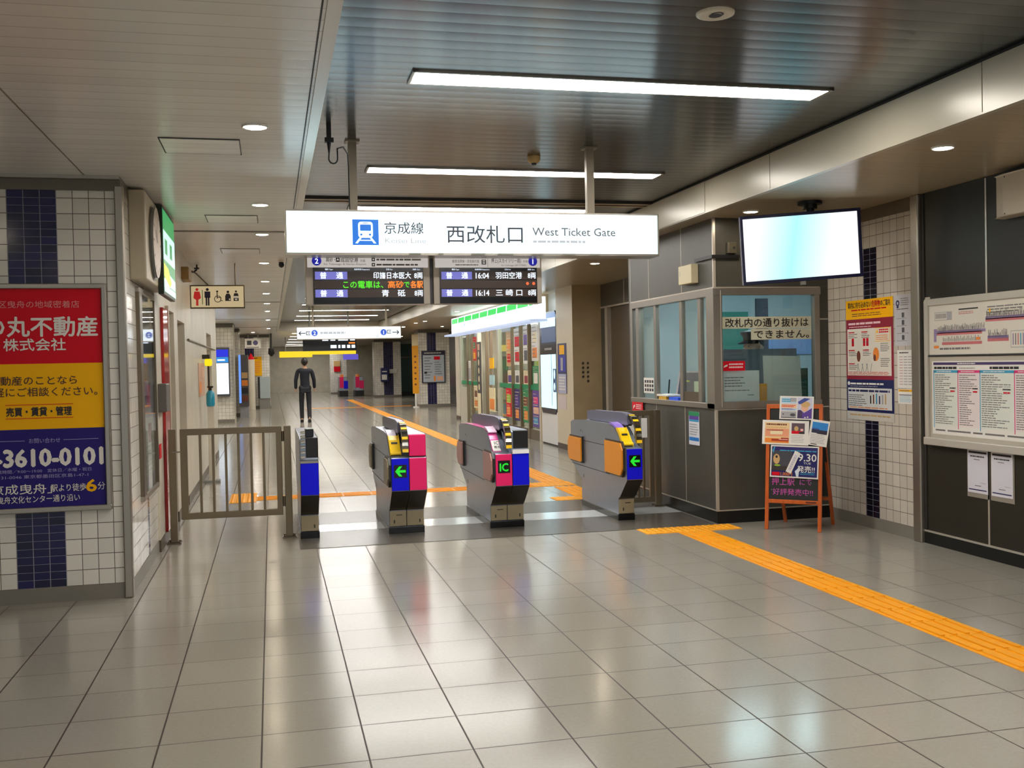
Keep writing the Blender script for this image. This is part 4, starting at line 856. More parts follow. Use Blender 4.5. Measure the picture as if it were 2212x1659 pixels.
b.box(BX-.003, BX+.01, BY, BE, .114, .126, TRIM); b.box(BX, 5.1, BY-.003, BY+.01, .114, .126, TRIM); b.box(BX-.004, BX+.01, BY, BE, 2.16, 2.172, TRIM); b.box(BX, 5.02, BY-.004, BY+.01, 2.16, 2.172, TRIM); b.box(BX, 5.1, BY-.004, BY+.01, 1.04, 1.052, TRIM); b.box(5.0, 5.1, BY-.003, BY+.01, 1.86, 1.875, STEEL)
b.build('trim_lines', t)
# window frames
b = MB()
b.box(BX-.015, BX+.07, BY-.01, BE, 1.052, 1.105, FRAME); b.box(BX-.012, BX+.07, BY-.01, BE, 2.09, 2.16, FRAME); b.box(BX-.012, BX+.09, BE-.075, BE, 1.05, 2.16, FRAME)
for y in (10.235, 9.535, 9.085): b.box(BX+.005, BX+.05, y-.035, y+.035, 1.1, 2.1, FRAME)
b.box(BX-.005, BX+.06, 10.7, 10.78, 1.1, 2.1, FRAME)
wfl = b.build('left_window_frame', t, bevel=.004)
b = MB(); b.box(BX-.015, BX+.075, BY-.012, BY+.15, 1.052, 2.16, FRAME); b.box(BX, 5.02, BY-.014, BY+.06, 1.052, 1.115, FRAME); b.box(BX, 5.02, BY-.014, BY+.06, 2.095, 2.16, FRAME); b.box(4.955, 5.01, BY-.012, BY+.06, 1.05, 2.16, FRAME); b.box(4.005, 4.012, BY-.018, BY-.01, 1.07, 2.14, TRIM)
wff = b.build('front_window_frame', t, bevel=.004)
for y0, y1 in ((8.9, 9.05), (9.12, 9.5), (9.57, 10.2), (10.27, 10.7)):
    if y0 == 9.57: continue
    MB().box(BX+.025, BX+.031, y0, y1, 1.105, 2.09, GLASS).build('window_pane', wfl)
MB().box(4.03, 4.955, BY+.03, BY+.036, 1.115, 2.095, GLASST).build('window_pane', wff)
MB().box(BX+.015, BX+.03, 9.11, 9.5, 1.105, 1.2, STEELD).build('sliding_rail', wfl)
# interior shell
TEAL = mat('office_wall_teal', (164, 176, 178), .5); TEALD = mat('office_grey_blue', (92, 104, 112), .5)
b = MB(); b.box(BX+.06, 6.3, BE-.04, BE, 0, 2.8, TEAL); b.box(6.28, 6.34, BY, BE, 0, 2.8, TEAL); b.box(5.12, 6.3, 8.8, 8.86, 0, 2.8, TEAL); b.box(BX+.06, 6.3, BY+.06, BE, 2.42, 2.46, mat('office_ceiling', (214, 216, 208), .5)); b.build('interior_walls', t)
b = MB(); b.box(BX+.06, BX+.55, BY+.07, BE-.05, .98, 1.03, mat('desk_grey', (128, 130, 132), .4)); b.box(BX+.06, 5.1, BY+.07, BY+.45, 1.03, 1.08, MC['desk_grey']); b.build('counter', t)
b = MB()
for x, y in ((4.6, 9.6), (5.5, 9.6)): b.box(x-.3, x+.3, y-.1, y+.1, 2.395, 2.42, em('office_lamp', (225, 250, 255), 16.0))
b.build('ceiling_lamp', t)
b = MB()
for y in (10.3, 9.9, 9.5): b.box(6.24, 6.28, y-.16, y+.16, .9, 2.1, mat('curtain_blue', (84, 130, 160), .6))
b.box(5.0, 5.35, BE-.07, BE-.04, 1.0, 2.05, mat('curtain_teal', (40, 120, 104), .6)); b.box(5.45, 5.6, BE-.07, BE-.04, .2, 2.2, mat('cabinet_slate', (60, 66, 80), .5)); b.build('cabinets', t)
b = MB()
b.box(5.6, 6.2, BE-.06, BE-.045, 1.55, 1.8, mat('planner_blue', (120, 150, 196), .5))
b.build('wall_planner', t)
# things on, in and behind the office windows
def sheet(name, label, cat, T, w, h, m, fn=None, group=None, th=.002):
    b = MB(T); b.box(0, w, 0, h, 0, th, m)
    if fn: fn(b)
    return tag(b.build(name), label, cat, group)
STK = mat('sticker_cream', (214, 214, 190), .5)
T = face(4.04, BY+.029, 1.79, '-y')
sheet('window_sticker', 'long cream window strip with the upper line of black lettering on office glass', 'sticker', face(4.035, BY+.028, 1.788, '-y'), .905, .108, STK, lambda b: b.text('改札内の通り抜けは', .455, .054, .088, BLACK, .003, fit=.84, bold=.018))
sheet('window_sticker', 'shorter cream window strip with the second line of lettering below the long one', 'sticker', face(4.325, BY+.028, 1.683, '-y'), .615, .1, STK, lambda b: b.text('できません。', .31, .05, .085, BLACK, .003, fit=.56, bold=.018))
def redlab(b):
    b.poly([(.02, .03), (.06, .045), (.06, .06), (.03, .05)], WHITE, .003); b.lines(.075, .02, .215, .075, 2, mat('print_blushwhite', (250, 214, 214), .5), .003, .5, .05)
sheet('window_label', 'red label with white print at lower left of the front office window', 'label', face(4.025, BY+.028, 1.40, '-y'), .235, .09, PRED, redlab)
def note(b): b.lines(.05, .13, .26, .235, 4, INKG, .003, .35, .3); b.lines(.05, .095, .3, .11, 1, INKG, .003, .5, .05); b.lines(.28, .05, .345, .065, 1, INKG, .003, .5, .05)
sheet('paper_notice', 'white printed paper notice standing behind the front office window, under the red label', 'notice', face(4.025, BY+.075, 1.115, '-y'), .4, .285, PAPER, note)
sheet('folder', 'narrow orange folder beside the white paper notice behind the office window', 'folder', face(4.43, BY+.08, 1.115, '-y'), .06, .16, mat('folder_orange', (206, 140, 30), .5), th=.03)
b = MB(); n = 8
vs = []
for i in range(n+1):
    a = i/n; x = 4.485+.385*a; y = BY+.09-.02*math.sin(a*3.1)
    vs += [(x+.0, y, 1.11), (x-.012*(1-a)+.0, y+.03*a*a, 1.535-.01*a)]
b.add(vs, [(2*i, 2*i+2, 2*i+3, 2*i+1) for i in range(n)], mat('card_grey', (196, 194, 180), .6), True); b.add([(x, y+.004, z) for x, y, z in vs], [(2*i+1, 2*i+3, 2*i+2, 2*i) for i in range(n)], MC['card_grey'], True)
tag(b.build('cardboard_sheet'), 'large curled pale grey card standing behind the front office window', 'card')
sheet('board', 'dark green board at the right edge behind the front office window', 'board', face(4.86, BY+.13, 1.11, '-y'), .09, .30, mat('board_green', (8, 66, 42), .5), th=.01)
pb = pbox('office_partition', None, 4.06, 4.95, 9.05, 9.09, 1.08, 1.60, mat('partition_grey', (78, 88, 98), .5)); tag(pb, 'dark blue grey desk partition behind the papers in the front office window', 'partition')
t = thing('monitor', 'grey computer screen on the counter seen through the left office window', 'monitor', (4.12, 9.85, 1.03))
b = MB(Matrix.Translation((4.16, 9.86, 1.12)) @ Matrix.Rotation(math.radians(-62), 4, 'Z') @ Matrix.Rotation(math.radians(-14), 4, 'X')); b.box(-.15, .15, -.02, .02, 0, .28, mat('monitor_grey', (150, 150, 152), .4)); b.box(-.125, .125, -.022, -.018, .03, .26, mat('monitor_dark', (70, 74, 88), .2)); b.build('screen', t)
b = MB(); b.cyl((4.17, 9.87, 1.03), (4.17, 9.87, 1.15), .02, GREY); b.cyl((4.17, 9.87, 1.03), (4.17, 9.87, 1.045), .08, GREY); b.build('stand', t)
sheet('calendar', 'white calendar sheet with dark squares in the far left office window', 'calendar', face(BX+.02, 10.62, 1.16, '-x'), .3, .165, PAPER, lambda b: [b.rect(.03+.07*i, .02+.045*j, .08+.07*i, .05+.045*j, INKD, .003) for i in range(4) for j in range(3)])
t = tag(pbox('tray', None, BX-.005, BX+.12, 9.6, 9.84, 1.105, 1.135, mat('tray_blue', (40, 90, 226), .4)), 'blue tray on the sill of the open office window', 'tray')
t = thing('paper_tray', 'cream and ochre tray on the office sill left of the blue tray', 'tray', (BX+.05, 10.0, 1.105)); pbox('base', t, BX-.005, BX+.12, 9.92, 10.12, 1.105, 1.14, mat('tray_ochre', (206, 160, 50), .5)); pbox('rim', t, BX-.008, BX+.13, 9.87, 10.17, 1.14, 1.158, PAPER)
b = MB(); b.box(4.1, 4.22, 10.42, 10.6, 1.03, 1.1, BLACK); b.box(4.12, 4.16, 10.4, 10.62, 1.1, 1.15, BLACK); b.cyl((4.2, 10.5, 1.08), (4.22, 10.5, 1.3), .008, BLACK); tag(b.build('telephone'), 'black telephone on the counter behind the far left office window', 'telephone')
tag(pbox('marker_rod', None, 4.05, 4.065, 9.58, 9.78, 1.29, 1.305, mat('rod_lime', (206, 220, 60), .4)), 'lime green rod across the open office window', 'rod')
tag(MB(face(4.01, 9.3, 1.1, '-x')).box(0, .12, 0, .2, 0, .02, mat('card_lime', (190, 200, 170), .5)).build('desk_card'), 'pale upright card behind the glass of the right sliding window', 'card')
def flyer(b):
    b.rect(0, .28, .25, .32, PGREEN, .003); b.rect(.01, .245, .24, .28, PPURP, .003); b.rect(.01, .225, .24, .245, PCYAN, .003); b.lines(.02, .09, .23, .21, 5, PGREY, .003, .5, .2); b.rect(.01, .04, .24, .075, PBLUE, .003)
sheet('flyer', 'small white and purple flyer on the left side of the ticket office base', 'flyer', face(BX-.004, 9.335, .69, '-x'), .25, .32, mat('flyer_white', (214, 216, 224), .4), flyer)
sheet('sign_plate', 'red plate with white print at the far left end of the office sill', 'sign', face(BX-.018, 10.90, .955, '-x'), .34, .1, PRED, lambda b: (b.poly([(.03, .02), (.09, .05), (.09, .07), (.05, .06)], WHITE, .003), b.lines(.12, .02, .3, .08, 3, MC['print_blushwhite'], .003, .5, .1)))
t = thing('junction_box', 'cream square box on the upper left side of the ticket office', 'box', (BX-.03, 9.2, 2.23)); pbox('case', t, BX-.075, BX, 9.06, 9.37, 2.235, 2.415, mat('box_cream', (206, 192, 156), .4), .006)
b = MB(face(BX-.0755, 9.37, 2.235, '-x')); b.rect(.04, .08, .05, .13, GREY, .0005); b.build('label', t)
t = thing('cable_conduit', 'black cable conduit bending round the upper corner of the ticket office', 'conduit', (BX, BY, 2.43)); b = MB(); b.box(BX-.025, BX, BY-.02, 9.1, 2.43, 2.462, BLACK); b.box(BX-.025, 4.2, BY-.025, BY, 2.43, 2.462, BLACK); b.build('duct', t)
t = thing('lock_box', 'small grey metal box on upper office front beside the television', 'box', (4.12, BY-.02, 2.47)); b = MB(); b.box(4.075, 4.165, BY-.035, BY, 2.475, 2.575, mat('lockbox', (96, 90, 74), .4, .4)); b.build('case', t, bevel=.004); b = MB(); b.cyl((4.14, BY-.04, 2.525), (4.14, BY-.034, 2.525), .012, INKD); b.box(4.082, 4.09, BY-.04, BY-.035, 2.48, 2.57, STEEL); b.build('lock', t)

# ------------------------------------------------------------------ people
def skin_obj(name, pts, edges, parent, m, sub=1, root=0):
    r = parent
    while r.parent: r = r.parent
    me = bpy.data.meshes.new(name); me.from_pydata([Vector(p[:3])-r.location for p in pts], edges, []); o = bpy.data.objects.new(name, me); COL.objects.link(o); o.parent = parent
    me.materials.append(m); o.modifiers.new('skin', 'SKIN'); me.skin_vertices.new() if not me.skin_vertices else None
    for i, p in enumerate(pts):
        sv = me.skin_vertices[0].data[i]; sv.radius = (p[3], p[4] if len(p) > 4 else p[3]); sv.use_root = (i == root)
    s = o.modifiers.new('sub', 'SUBSURF'); s.levels = s.render_levels = sub+1
    for p in me.polygons: p.use_smooth = True
    return o
SKIN = mat('skin', (214, 168, 138), .5); HAIR = mat('hair', (26, 22, 22), .5); SUIT = mat('suit_navy', (30, 31, 42), .7); TROU = mat('trousers', (26, 26, 32), .7); CAPM = mat('cap_black', (20, 20, 26), .5)
def head(o, parent, c, s, dirx, diry, m):
    """a head with brow, nose, chin and ears facing (dirx, diry); c is its centre, s its half height"""
    bm = bmesh.new(); bmesh.ops.create_uvsphere(bm, u_segments=20, v_segments=16, radius=1)
    f = Vector((dirx, diry, 0)).normalized(); l = Vector((-f.y, f.x, 0))
    vs = []
    for v in bm.verts:
        x, y, z = v.co                      # x forward, y side
        if z < 0: x *= 1+.10*z; y *= 1+.32*z
        fx = x*.88; 
        if x > .55 and -.35 < z < .12 and abs(y) < .2: fx += .2*(1-abs(y)/.2)*(1-abs(z+.12)/.28 if abs(z+.12) < .28 else 0)
        if x > .5 and -.02 < z < .28 and .15 < abs(y) < .55: fx -= .06
        vs.append(Vector(c)+f*fx*s+l*y*.76*s+Vector((0, 0, z*s)))
    b = MB(); b.add(vs, [tuple(v.index for v in p.verts) for p in bm.faces], m, True); bm.free()
    return b, f, l
def eyes_mouth(b, c, s, f, l):
    c = Vector(c)
    for g in (-1, 1):
        b.lathe(c+f*.80*s+l*g*.30*s+Vector((0, 0, .03*s)), [(.001, -.05*s), (.07*s, 0), (.001, .05*s)], INKD, 8, False)
        b.lathe(c+f*-.02*s+l*g*.78*s+Vector((0, 0, -.05*s)), [(.01*s, -.24*s), (.09*s, -.06*s), (.11*s, .1*s), (.02*s, .22*s)], SKIN, 8, False)
    b.lathe(c+f*.72*s+Vector((0, 0, -.48*s)), [(.001, -.03*s), (.14*s, 0), (.001, .03*s)], mat('lips', (176, 100, 90), .5), 10, False)
# walker seen from behind, far beyond the gates
px_, py_ = .90, 29.0
t = thing('person', 'person in dark navy suit walking away beyond the left ticket gate lane', 'person', (px_, py_, 0))
def P(x, y, z, r, r2=None): return (px_+x, py_+y, z, r, r2 or r)
body = [P(0, 0, .98, .10, .085), P(0, .0, 1.12, .095, .08), P(0, .01, 1.30, .12, .09), P(0, .0, 1.44, .09, .07), P(0, .01, 1.52, .045), P(0, .02, 1.60, .05),
        P(-.09, 0, .92, .075), P(-.10, .10, .50, .05), P(-.10, -.02, .10, .034), P(-.10, .10, .04, .03),
        P(.09, 0, .92, .075), P(.10, .04, .50, .05), P(.10, -.18, .12, .034), P(.10, -.10, .04, .03),
        P(-.19, 0, 1.42, .05), P(-.25, -.04, 1.16, .038), P(-.25, .06, .92, .028), P(-.25, .09, .83, .026),
        P(.19, 0, 1.42, .05), P(.25, .02, 1.16, .038), P(.26, .12, .93, .028), P(.26, .15, .84, .026)]
ed = [(0, 1), (1, 2), (2, 3), (3, 4), (4, 5), (0, 6), (6, 7), (7, 8), (8, 9), (0, 10), (10, 11), (11, 12), (12, 13), (3, 14), (14, 15), (15, 16), (16, 17), (3, 18), (18, 19), (19, 20), (20, 21)]
skin_obj('body', body, ed, t, SKIN)
hb, f, l = head('head', t, (px_, py_+.02, 1.64), .118, .05, 1, SKIN); eyes_mouth(hb, (px_, py_+.02, 1.64), .118, f, l); hb.build('head', t)
hair, f, l = head('hair', t, (px_, py_+.005, 1.665), .125, .05, 1, HAIR); hair.build('hair', t)
J = [(*p[:3], p[3]*1.3+.012, p[4]*1.3+.012) for p in (body[0], body[1], body[2], body[3])]
jk = J+[(*p[:3], p[3]+.018, p[4]+.018) for p in (body[14], body[15], body[16], body[18], body[19], body[20])]+[P(0, 0, .86, .15, .12)]
skin_obj('jacket', jk, [(0, 1), (1, 2), (2, 3), (3, 4), (4, 5), (5, 6), (3, 7), (7, 8), (8, 9), (0, 10)], t, SUIT)
tr = [P(0, 0, .95, .13, .11)]+[(*p[:3], p[3]+.02, p[4]+.02) for p in (body[6], body[7])]+[P(-.10, 0, .07, .06)]+[(*p[:3], p[3]+.02, p[4]+.02) for p in (body[10], body[11])]+[P(.10, -.17, .08, .06)]
skin_obj('trousers', tr, [(0, 1), (1, 2), (2, 3), (0, 4), (4, 5), (5, 6)], t, TROU)
for x, y in ((-.10, .03), (.10, -.15)):
    b = MB(); b.lathe((px_+x, py_+y, 0), [(.045, 0), (.05, .03), (.042, .07), (.03, .1)], BLACK, 12); b.box(px_+x-.04, px_+x+.04, py_+y, py_+y+.18, 0, .05, BLACK); b.build('shoe', t, bevel=.012)
# clerk behind the front office window
cx, cy = 4.64, 9.32
t = thing('person', 'ticket clerk in black peaked cap sitting behind the lettered office window', 'person', (cx, cy, .9))
def Q(x, y, z, r, r2=None): return (cx+x, cy+y, z, r, r2 or r)
bd = [Q(.03, .05, 1.02, .13, .11), Q(.03, .05, 1.2, .13, .1), Q(.02, .03, 1.36, .1, .08), Q(0, 0, 1.45, .05), Q(-.01, -.01, 1.53, .055), Q(.02, .2, 1.36, .055), Q(-.1, .24, 1.14, .04), Q(-.28, .16, 1.08, .03), Q(-.35, .12, 1.08, .028), Q(.02, -.14, 1.36, .055), Q(-.1, -.16, 1.14, .04), Q(-.28, -.06, 1.08, .03), Q(-.35, -.03, 1.08, .028)]
e2 = [(0, 1), (1, 2), (2, 3), (3, 4), (2, 5), (5, 6), (6, 7), (7, 8), (2, 9), (9, 10), (10, 11), (11, 12)]
skin_obj('body', bd, e2, t, SKIN)
skin_obj('uniform_jacket', [(*p[:3], p[3]+.022, p[4]+.022) for p in (bd[0], bd[1], bd[2], bd[5], bd[6], bd[7], bd[9], bd[10], bd[11])], [(0, 1), (1, 2), (2, 3), (3, 4), (4, 5), (2, 6), (6, 7), (7, 8)], t, SUIT)
hc = (cx-.01, cy-.01, 1.625)
hb, f, l = head('head', t, hc, .118, -1, -.25, SKIN); eyes_mouth(hb, hc, .118, f, l); hb.build('head', t)
hair, f, l = head('hair', t, (cx+.012, cy-.006, 1.652), .113, -1, -.25, HAIR); hair.build('hair', t)
c = MB(); c.lathe((cx, cy, 1.685), [(.104, 0), (.106, .035), (.135, .075), (.13, .09), (.06, .105)], CAPM, 24)
f = Vector((-1, -.25, 0)).normalized(); l = Vector((-f.y, f.x, 0)); vs = []
for i in range(13):
    a = math.radians(-70+140*i/12); d = f*math.cos(a)+l*math.sin(a)
    for r_, dz in ((.1, .0), (.1+.075*math.cos(a), -.035)): vs.append(Vector((cx, cy, 1.695))+d*r_+Vector((0, 0, dz)))
c.add(vs, [(2*i, 2*i+2, 2*i+3, 2*i+1) for i in range(12)], BLACKG, True); c.add([v+Vector((0, 0, -.005)) for v in vs], [(2*i+1, 2*i+3, 2*i+2, 2*i) for i in range(12)], BLACKG, True)
c.build('peaked_cap', t)
t = thing('office_chair', 'dark office chair under the clerk behind the ticket office counter', 'chair', (cx+.05, cy+.05, 0)); pbox('seat', t, cx-.18, cx+.25, cy-.17, cy+.27, .86, .9, BLACK, .02); b = MB(); b.cyl((cx+.04, cy+.05, .06), (cx+.04, cy+.05, .86), .03, BLACK)
for i in range(5): a = math.radians(72*i); b.bar((cx+.04, cy+.05, .06), (cx+.04+.25*math.cos(a), cy+.05+.25*math.sin(a), .03), .03, .04, BLACK)
b.build('base', t); pbox('backrest', t, cx+.24, cx+.28, cy-.12, cy+.22, .95, 1.3, BLACK, .02)

# ================================================================== LEFT PILLAR: ADVERTS AND CLOCK
t = thing('advertisement_panel', 'large red, yellow and navy advert in steel frame on the left tiled pillar', 'advertisement', (-1.5, 7.2, .6))
AX0, AX1, AZ0, AZ1 = -1.945, -1.045, .60, 2.092
b = MB(); b.box(AX0, AX1, 7.195, 7.25, AZ0, AZ0+.035, STEEL); b.box(AX0, AX1, 7.195, 7.25, AZ1-.035, AZ1, STEEL); b.box(AX0, AX0+.04, 7.195, 7.25, AZ0, AZ1, STEEL); b.box(AX1-.035, AX1, 7.195, 7.25, AZ0, AZ1, STEEL); b.build('frame', t, bevel=.006)
b = MB(face(0, 7.215, 0, '-y')); x0, x1 = AX0+.04, AX1-.035
b.box(x0, x1, .63, 2.06, -.03, -.001, PAPER); b.rect(x0, 1.571, x1, 2.06, PRED, .0); b.rect(x0, 1.145, x1, 1.571, PYEL, .0); b.rect(x0, .63, x1, 1.145, mat('ad_navy', (44, 34, 116), .45, spec=.2), .0)
ADW = mat('ad_white', (240, 234, 226), .4); ADP = mat('ad_pinkish', (236, 150, 150), .4); ADL = mat('ad_lilac', (170, 160, 210), .4); ADI = mat('ad_ink', (70, 30, 16), .4)
b.text('墨田区曳舟の地域密着店', -1.215, 1.957, .05, ADP, .002, 'r', fit=.6)
b.text('の丸不動産', -1.108, 1.812, .138, ADW, .002, 'r', fit=.68, bold=.03)
b.text('株式会社', -1.305, 1.695, .086, ADW, .002, 'r', fit=.375, bold=.02)
b.text('不動産のことなら', -1.242, 1.462, .062, ADI, .002, 'r', fit=.53, bold=.012)
b.text('お気軽にご相談ください。', -1.118, 1.388, .064, ADI, .002, 'r', fit=.76, bold=.008)
b.text('売買・賃貸・管理', -1.28, 1.26, .062, INKD, .002, 'r', fit=.395, bold=.035)
for v in (1.305, 1.217): b.rect(-1.68, v-.002, -1.27, v+.002, PRED, .002)
b.text('お問い合わせ', -1.45, 1.07, .035, ADL, .002, fit=.19); b.rect(-1.75, 1.07, -1.57, 1.073, ADL, .002); b.rect(-1.335, 1.07, -1.12, 1.073, ADL, .002)
b.text('03-3610-0101', -1.098, .965, .155, ADW, .002, 'r', fit=.80, bold=.055)
b.text('営業時間／9:00～19:00　定休日／水曜・祝日', -1.17, .873, .026, ADL, .002, 'r', fit=.6); b.text('〒131-0046 東京都墨田区京島1-47-1', -1.19, .837, .026, ADL, .002, 'r', fit=.58)
b.text('「京成曳舟」', -1.415, .757, .07, ADW, .002, 'r', fit=.4, bold=.01); b.text('駅より徒歩', -1.205, .757, .052, ADW, .002, 'r', fit=.215, bold=.01); b.text('6', -1.172, .768, .11, PYEL, .002, fit=.062, bold=.04); b.text('分', -1.11, .76, .055, ADW, .002, fit=.046)
b.text('曳舟文化センター通り沿い', -1.245, .69, .05, ADW, .002, 'r', fit=.5, bold=.005)
b.build('print', t)
t = thing('poster_case', 'tall steel framed glazed poster case on the side of the left tiled pillar', 'poster case', (-.93, 8.35, .55))
b = MB(); y0, y1 = 7.86, 8.88
b.box(-.95, -.915, y0, y1, .56, .60, STEEL); b.box(-.95, -.915, y0, y1, 2.08, 2.12, STEEL); b.box(-.95, -.915, y0, y0+.16, .56, 2.12, STEELD); b.box(-.95, -.915, y1-.05, y1, .56, 2.12, STEELD); b.build('frame', t, bevel=.006)
b = MB(face(-.943, y0+.16, .6, '+x')); W = y1-y0-.21; b.box(0, W, 0, 1.48, -.01, 0, mat('case_lilac', (196, 184, 204), .4))
b.rect(.05, .1, W-.05, .55, PAPER, .001); b.rect(.05, .6, W-.05, 1.0, mat('case_grey', (150, 146, 160), .4), .001); b.rect(.4, .35, .62, .5, PMAR, .002); b.rect(.35, .62, .6, .8, PPINK, .002); b.lines(.08, .12, W-.1, .34, 6, PGREY, .002, .4, .3); b.rect(.05, 1.05, W-.05, 1.42, mat('case_slate', (88, 88, 96), .3), .001); b.rect(.1, .82, .5, .98, PSKIN, .002); b.build('posters', t)
MB().box(-.926, -.923, y0+.15, y1-.04, .6, 2.08, GLASS).build('glass', t)
t = thing('poster', 'small red notice sticking out beside the poster case on left pillar', 'notice', (-.92, 9.0, .85)); MB(face(-.915, 8.9, .78, '+x')).box(0, .16, 0, .12, 0, .003, PRED).build('sheet', t)
t = thing('platform_clock', 'round white double clock in a beige housing high on the left pillar side', 'clock', (-.88, 8.0, 2.12))
b = MB(); b.box(-.95, -.832, 7.6, 8.9, 2.15, 2.78, mat('clock_case', (186, 174, 150), .4)); b.build('housing', t, bevel=.012)
b = MB(face(-.832, 8.06, 2.46, '+x')); b.ring(0, 0, .255, .275, GREY, .02, 32); b.disc(0, 0, .26, mat('clock_face', (214, 196, 184), .35), .03, 32)
b.disc(0, 0, .262, MC['clock_face'], .0, 32)
vs = [(.26*math.cos(a), .26*math.sin(a), w) for w in (0, .03) for a in [2*math.pi*i/32 for i in range(32)]]; b.add(vs, [(i, (i+1) % 32, 32+(i+1) % 32, 32+i) for i in range(32)], GREY, True)
for i in range(12):
    a = math.radians(30*i); b.poly([(.2*math.cos(a)-.008*math.sin(a), .2*math.sin(a)+.008*math.cos(a)), (.2*math.cos(a)+.008*math.sin(a), .2*math.sin(a)-.008*math.cos(a)), (.24*math.cos(a)+.008*math.sin(a), .24*math.sin(a)-.008*math.cos(a)), (.24*math.cos(a)-.008*math.sin(a), .24*math.sin(a)+.008*math.cos(a))], INKD, .031)
b.build('dial', t)
h = MB(face(-.832, 8.06, 2.46, '+x')); h.poly([(-.01, 0), (.01, 0), (-.10, .09), (-.115, .08)], INKD, .033); h.rect(-.006, 0, .006, .2, INKD, .034); h.build('hand', t)
t = thing('lit_advertisement', 'lit green and white advert screen with yellow band beside the clock', 'advertisement', (-.79, 8.55, 2.1))
b = MB(); b.box(-.832, -.79, 8.345, 9.3, 2.1, 2.785, mat('ad_case_dark', (40, 44, 34), .4)); b.build('housing', t, bevel=.004)
b = MB(face(-.789, 8.355, 2.125, '+x')); EG = em('ad_green', (30, 150, 80), .5); EW = em('ad_lit_white', (190, 245, 225), .6); EY = em('ad_lit_yellow', (240, 220, 10), .5)
b.rect(0, 0, .95, .64, EG, .001); b.rect(.0, .25, .95, .48, EW, .002); b.rect(.1, .3, .3, .42, EG, .003); b.rect(.5, .3, .7, .42, EG, .003); b.poly([(0, .1), (.5, .16), (.95, .14), (.95, .06), (.5, .06), (0, .03)], EW, .002); b.poly([(0, .12), (.45, .06), (.6, .1), (.35, .2), (0, .22)], EY, .003); b.rect(0, .0, .95, .05, EW, .003); b.build('screen', t)
# ---- left wall beyond the pillar
t = thing('vending_panel', 'tall glossy red panel on the left white wall behind the steel gate', 'panel', (-.92, 9.62, .1)); pbox('panel', t, -.93, -.905, 9.4, 9.84, .1, 2.06, mat('red_gloss', (176, 36, 34), .08), .004); pbox('edge', t, -.93, -.9, 9.83, 9.9, .1, 2.1, mat('door_jamb', (190, 180, 160), .4))
tag(pbox('grey_cabinet', None, -.935, -.86, 9.05, 9.35, 1.16, 1.40, mat('cabinet_grey', (98, 94, 88), .4), .008), 'small dark grey box on the left wall beside the red panel', 'box')
t = thing('restroom_sign', 'beige hanging restroom sign with red and blue figures', 'sign', (-.61, 13.0, 2.25))
b = MB(); b.box(-.935, -.29, 12.97, 13.03, 2.25, 2.535, mat('sign_frame_brown', (86, 72, 44), .4)); b.build('housing', t, bevel=.006)
b = MB(face(-.935, 12.969, 2.25, '-y')); b.rect(.016, .016, .629, .269, em('restroom_beige', (206, 184, 140), .38), .0)
def man(u, v, m, s=1., skirt=False):
    b.disc(u, v+.095*s, .017*s, m, .003, 12)
    if skirt: b.poly([(u-.03*s, v+.072*s), (u+.03*s, v+.072*s), (u+.042*s, v), (u+.02*s, v-.02*s), (u-.02*s, v-.02*s), (u-.042*s, v)][::-1], m, .003); b.rect(u-.013*s, v-.09*s, u+.013*s, v-.02*s, m, .003)
    else: b.rect(u-.032*s, v, u+.032*s, v+.073*s, m, .003); b.rect(u-.021*s, v-.09*s, u-.003*s, v+.01*s, m, .003); b.rect(u+.003*s, v-.09*s, u+.021*s, v+.01*s, m, .003)
R_RED = em('sign_red', (200, 30, 26), .3); R_BLU = mat('sign_darkblue', (30, 28, 60), .4)
man(.085, .13, R_RED, 1.05, True); b.rect(.142, .05, .15, .225, PGREEN, .003); man(.205, .13, R_BLU, 1.05)
b.disc(.32, .205, .013, INKD, .003, 10); b.ring(.325, .115, .034, .042, INKD, .003, 20); b.rect(.313, .12, .324, .19, INKD, .003); b.rect(.32, .13, .36, .139, INKD, .003); b.rect(.356, .09, .364, .139, INKD, .003); b.rect(.356, .09, .385, .097, INKD, .003)
b.disc(.445, .2, .016, INKD, .003, 12); b.poly([(.412, .09), (.478, .09), (.478, .15), (.462, .18), (.428, .18), (.412, .15)], INKD, .003); b.rect(.455, .1, .472, .12, PAPER, .004)
b.disc(.54, .205, .013, INKD, .003, 10); b.poly([(.508, .15), (.572, .15), (.56, .185), (.52, .185)], INKD, .003); b.rect(.51, .125, .57, .15, PAPER, .003); b.rect(.51, .09, .57, .125, INKD, .003); b.rect(.525, .1, .555, .118, PAPER, .004)
b.build('pictograms', t)
b = MB(); b.tube([(-.72, 13, 2.535), (-.86, 13.0, 2.68), (-.935, 13.0, 2.72)], .008, STEELD); b.tube([(-.4, 13, 2.535), (-.4, 13, 2.8)], .008, STEELD); b.build('hanger', t)
b = MB(); b.tube([(-.86, 13.2, 2.8), (-.86, 13.2, 2.74), (-.9, 13.2, 2.71), (-.93, 13.2, 2.72)], .01, BLACK); b.box(-.89, -.83, 13.16, 13.24, 2.745, 2.765, BLACK); tag(b.build('ceiling_bracket'), 'small black bracket fixed to ceiling above the restroom sign', 'bracket')
t = tag(pbox('wall_speaker', None, -.935, -.85, 11.75, 12.15, 2.5, 2.64, mat('speaker_tan', (150, 116, 60), .5), .01), 'small tan speaker high on left wall before the restroom sign', 'speaker')
t = thing('security_camera', 'small black dome camera under left ceiling edge below the white hanging sign', 'camera', (.15, 12.66, 2.8)); MB().lathe((.15, 12.66, 2.78), [(.03, 0), (.035, .01), (.035, .022)], OFFW, 16).build('base', t); MB().lathe((.15, 12.66, 2.715), [(.006, 0), (.026, .012), (.034, .035), (.03, .068)], BLACKG, 16).build('dome', t)
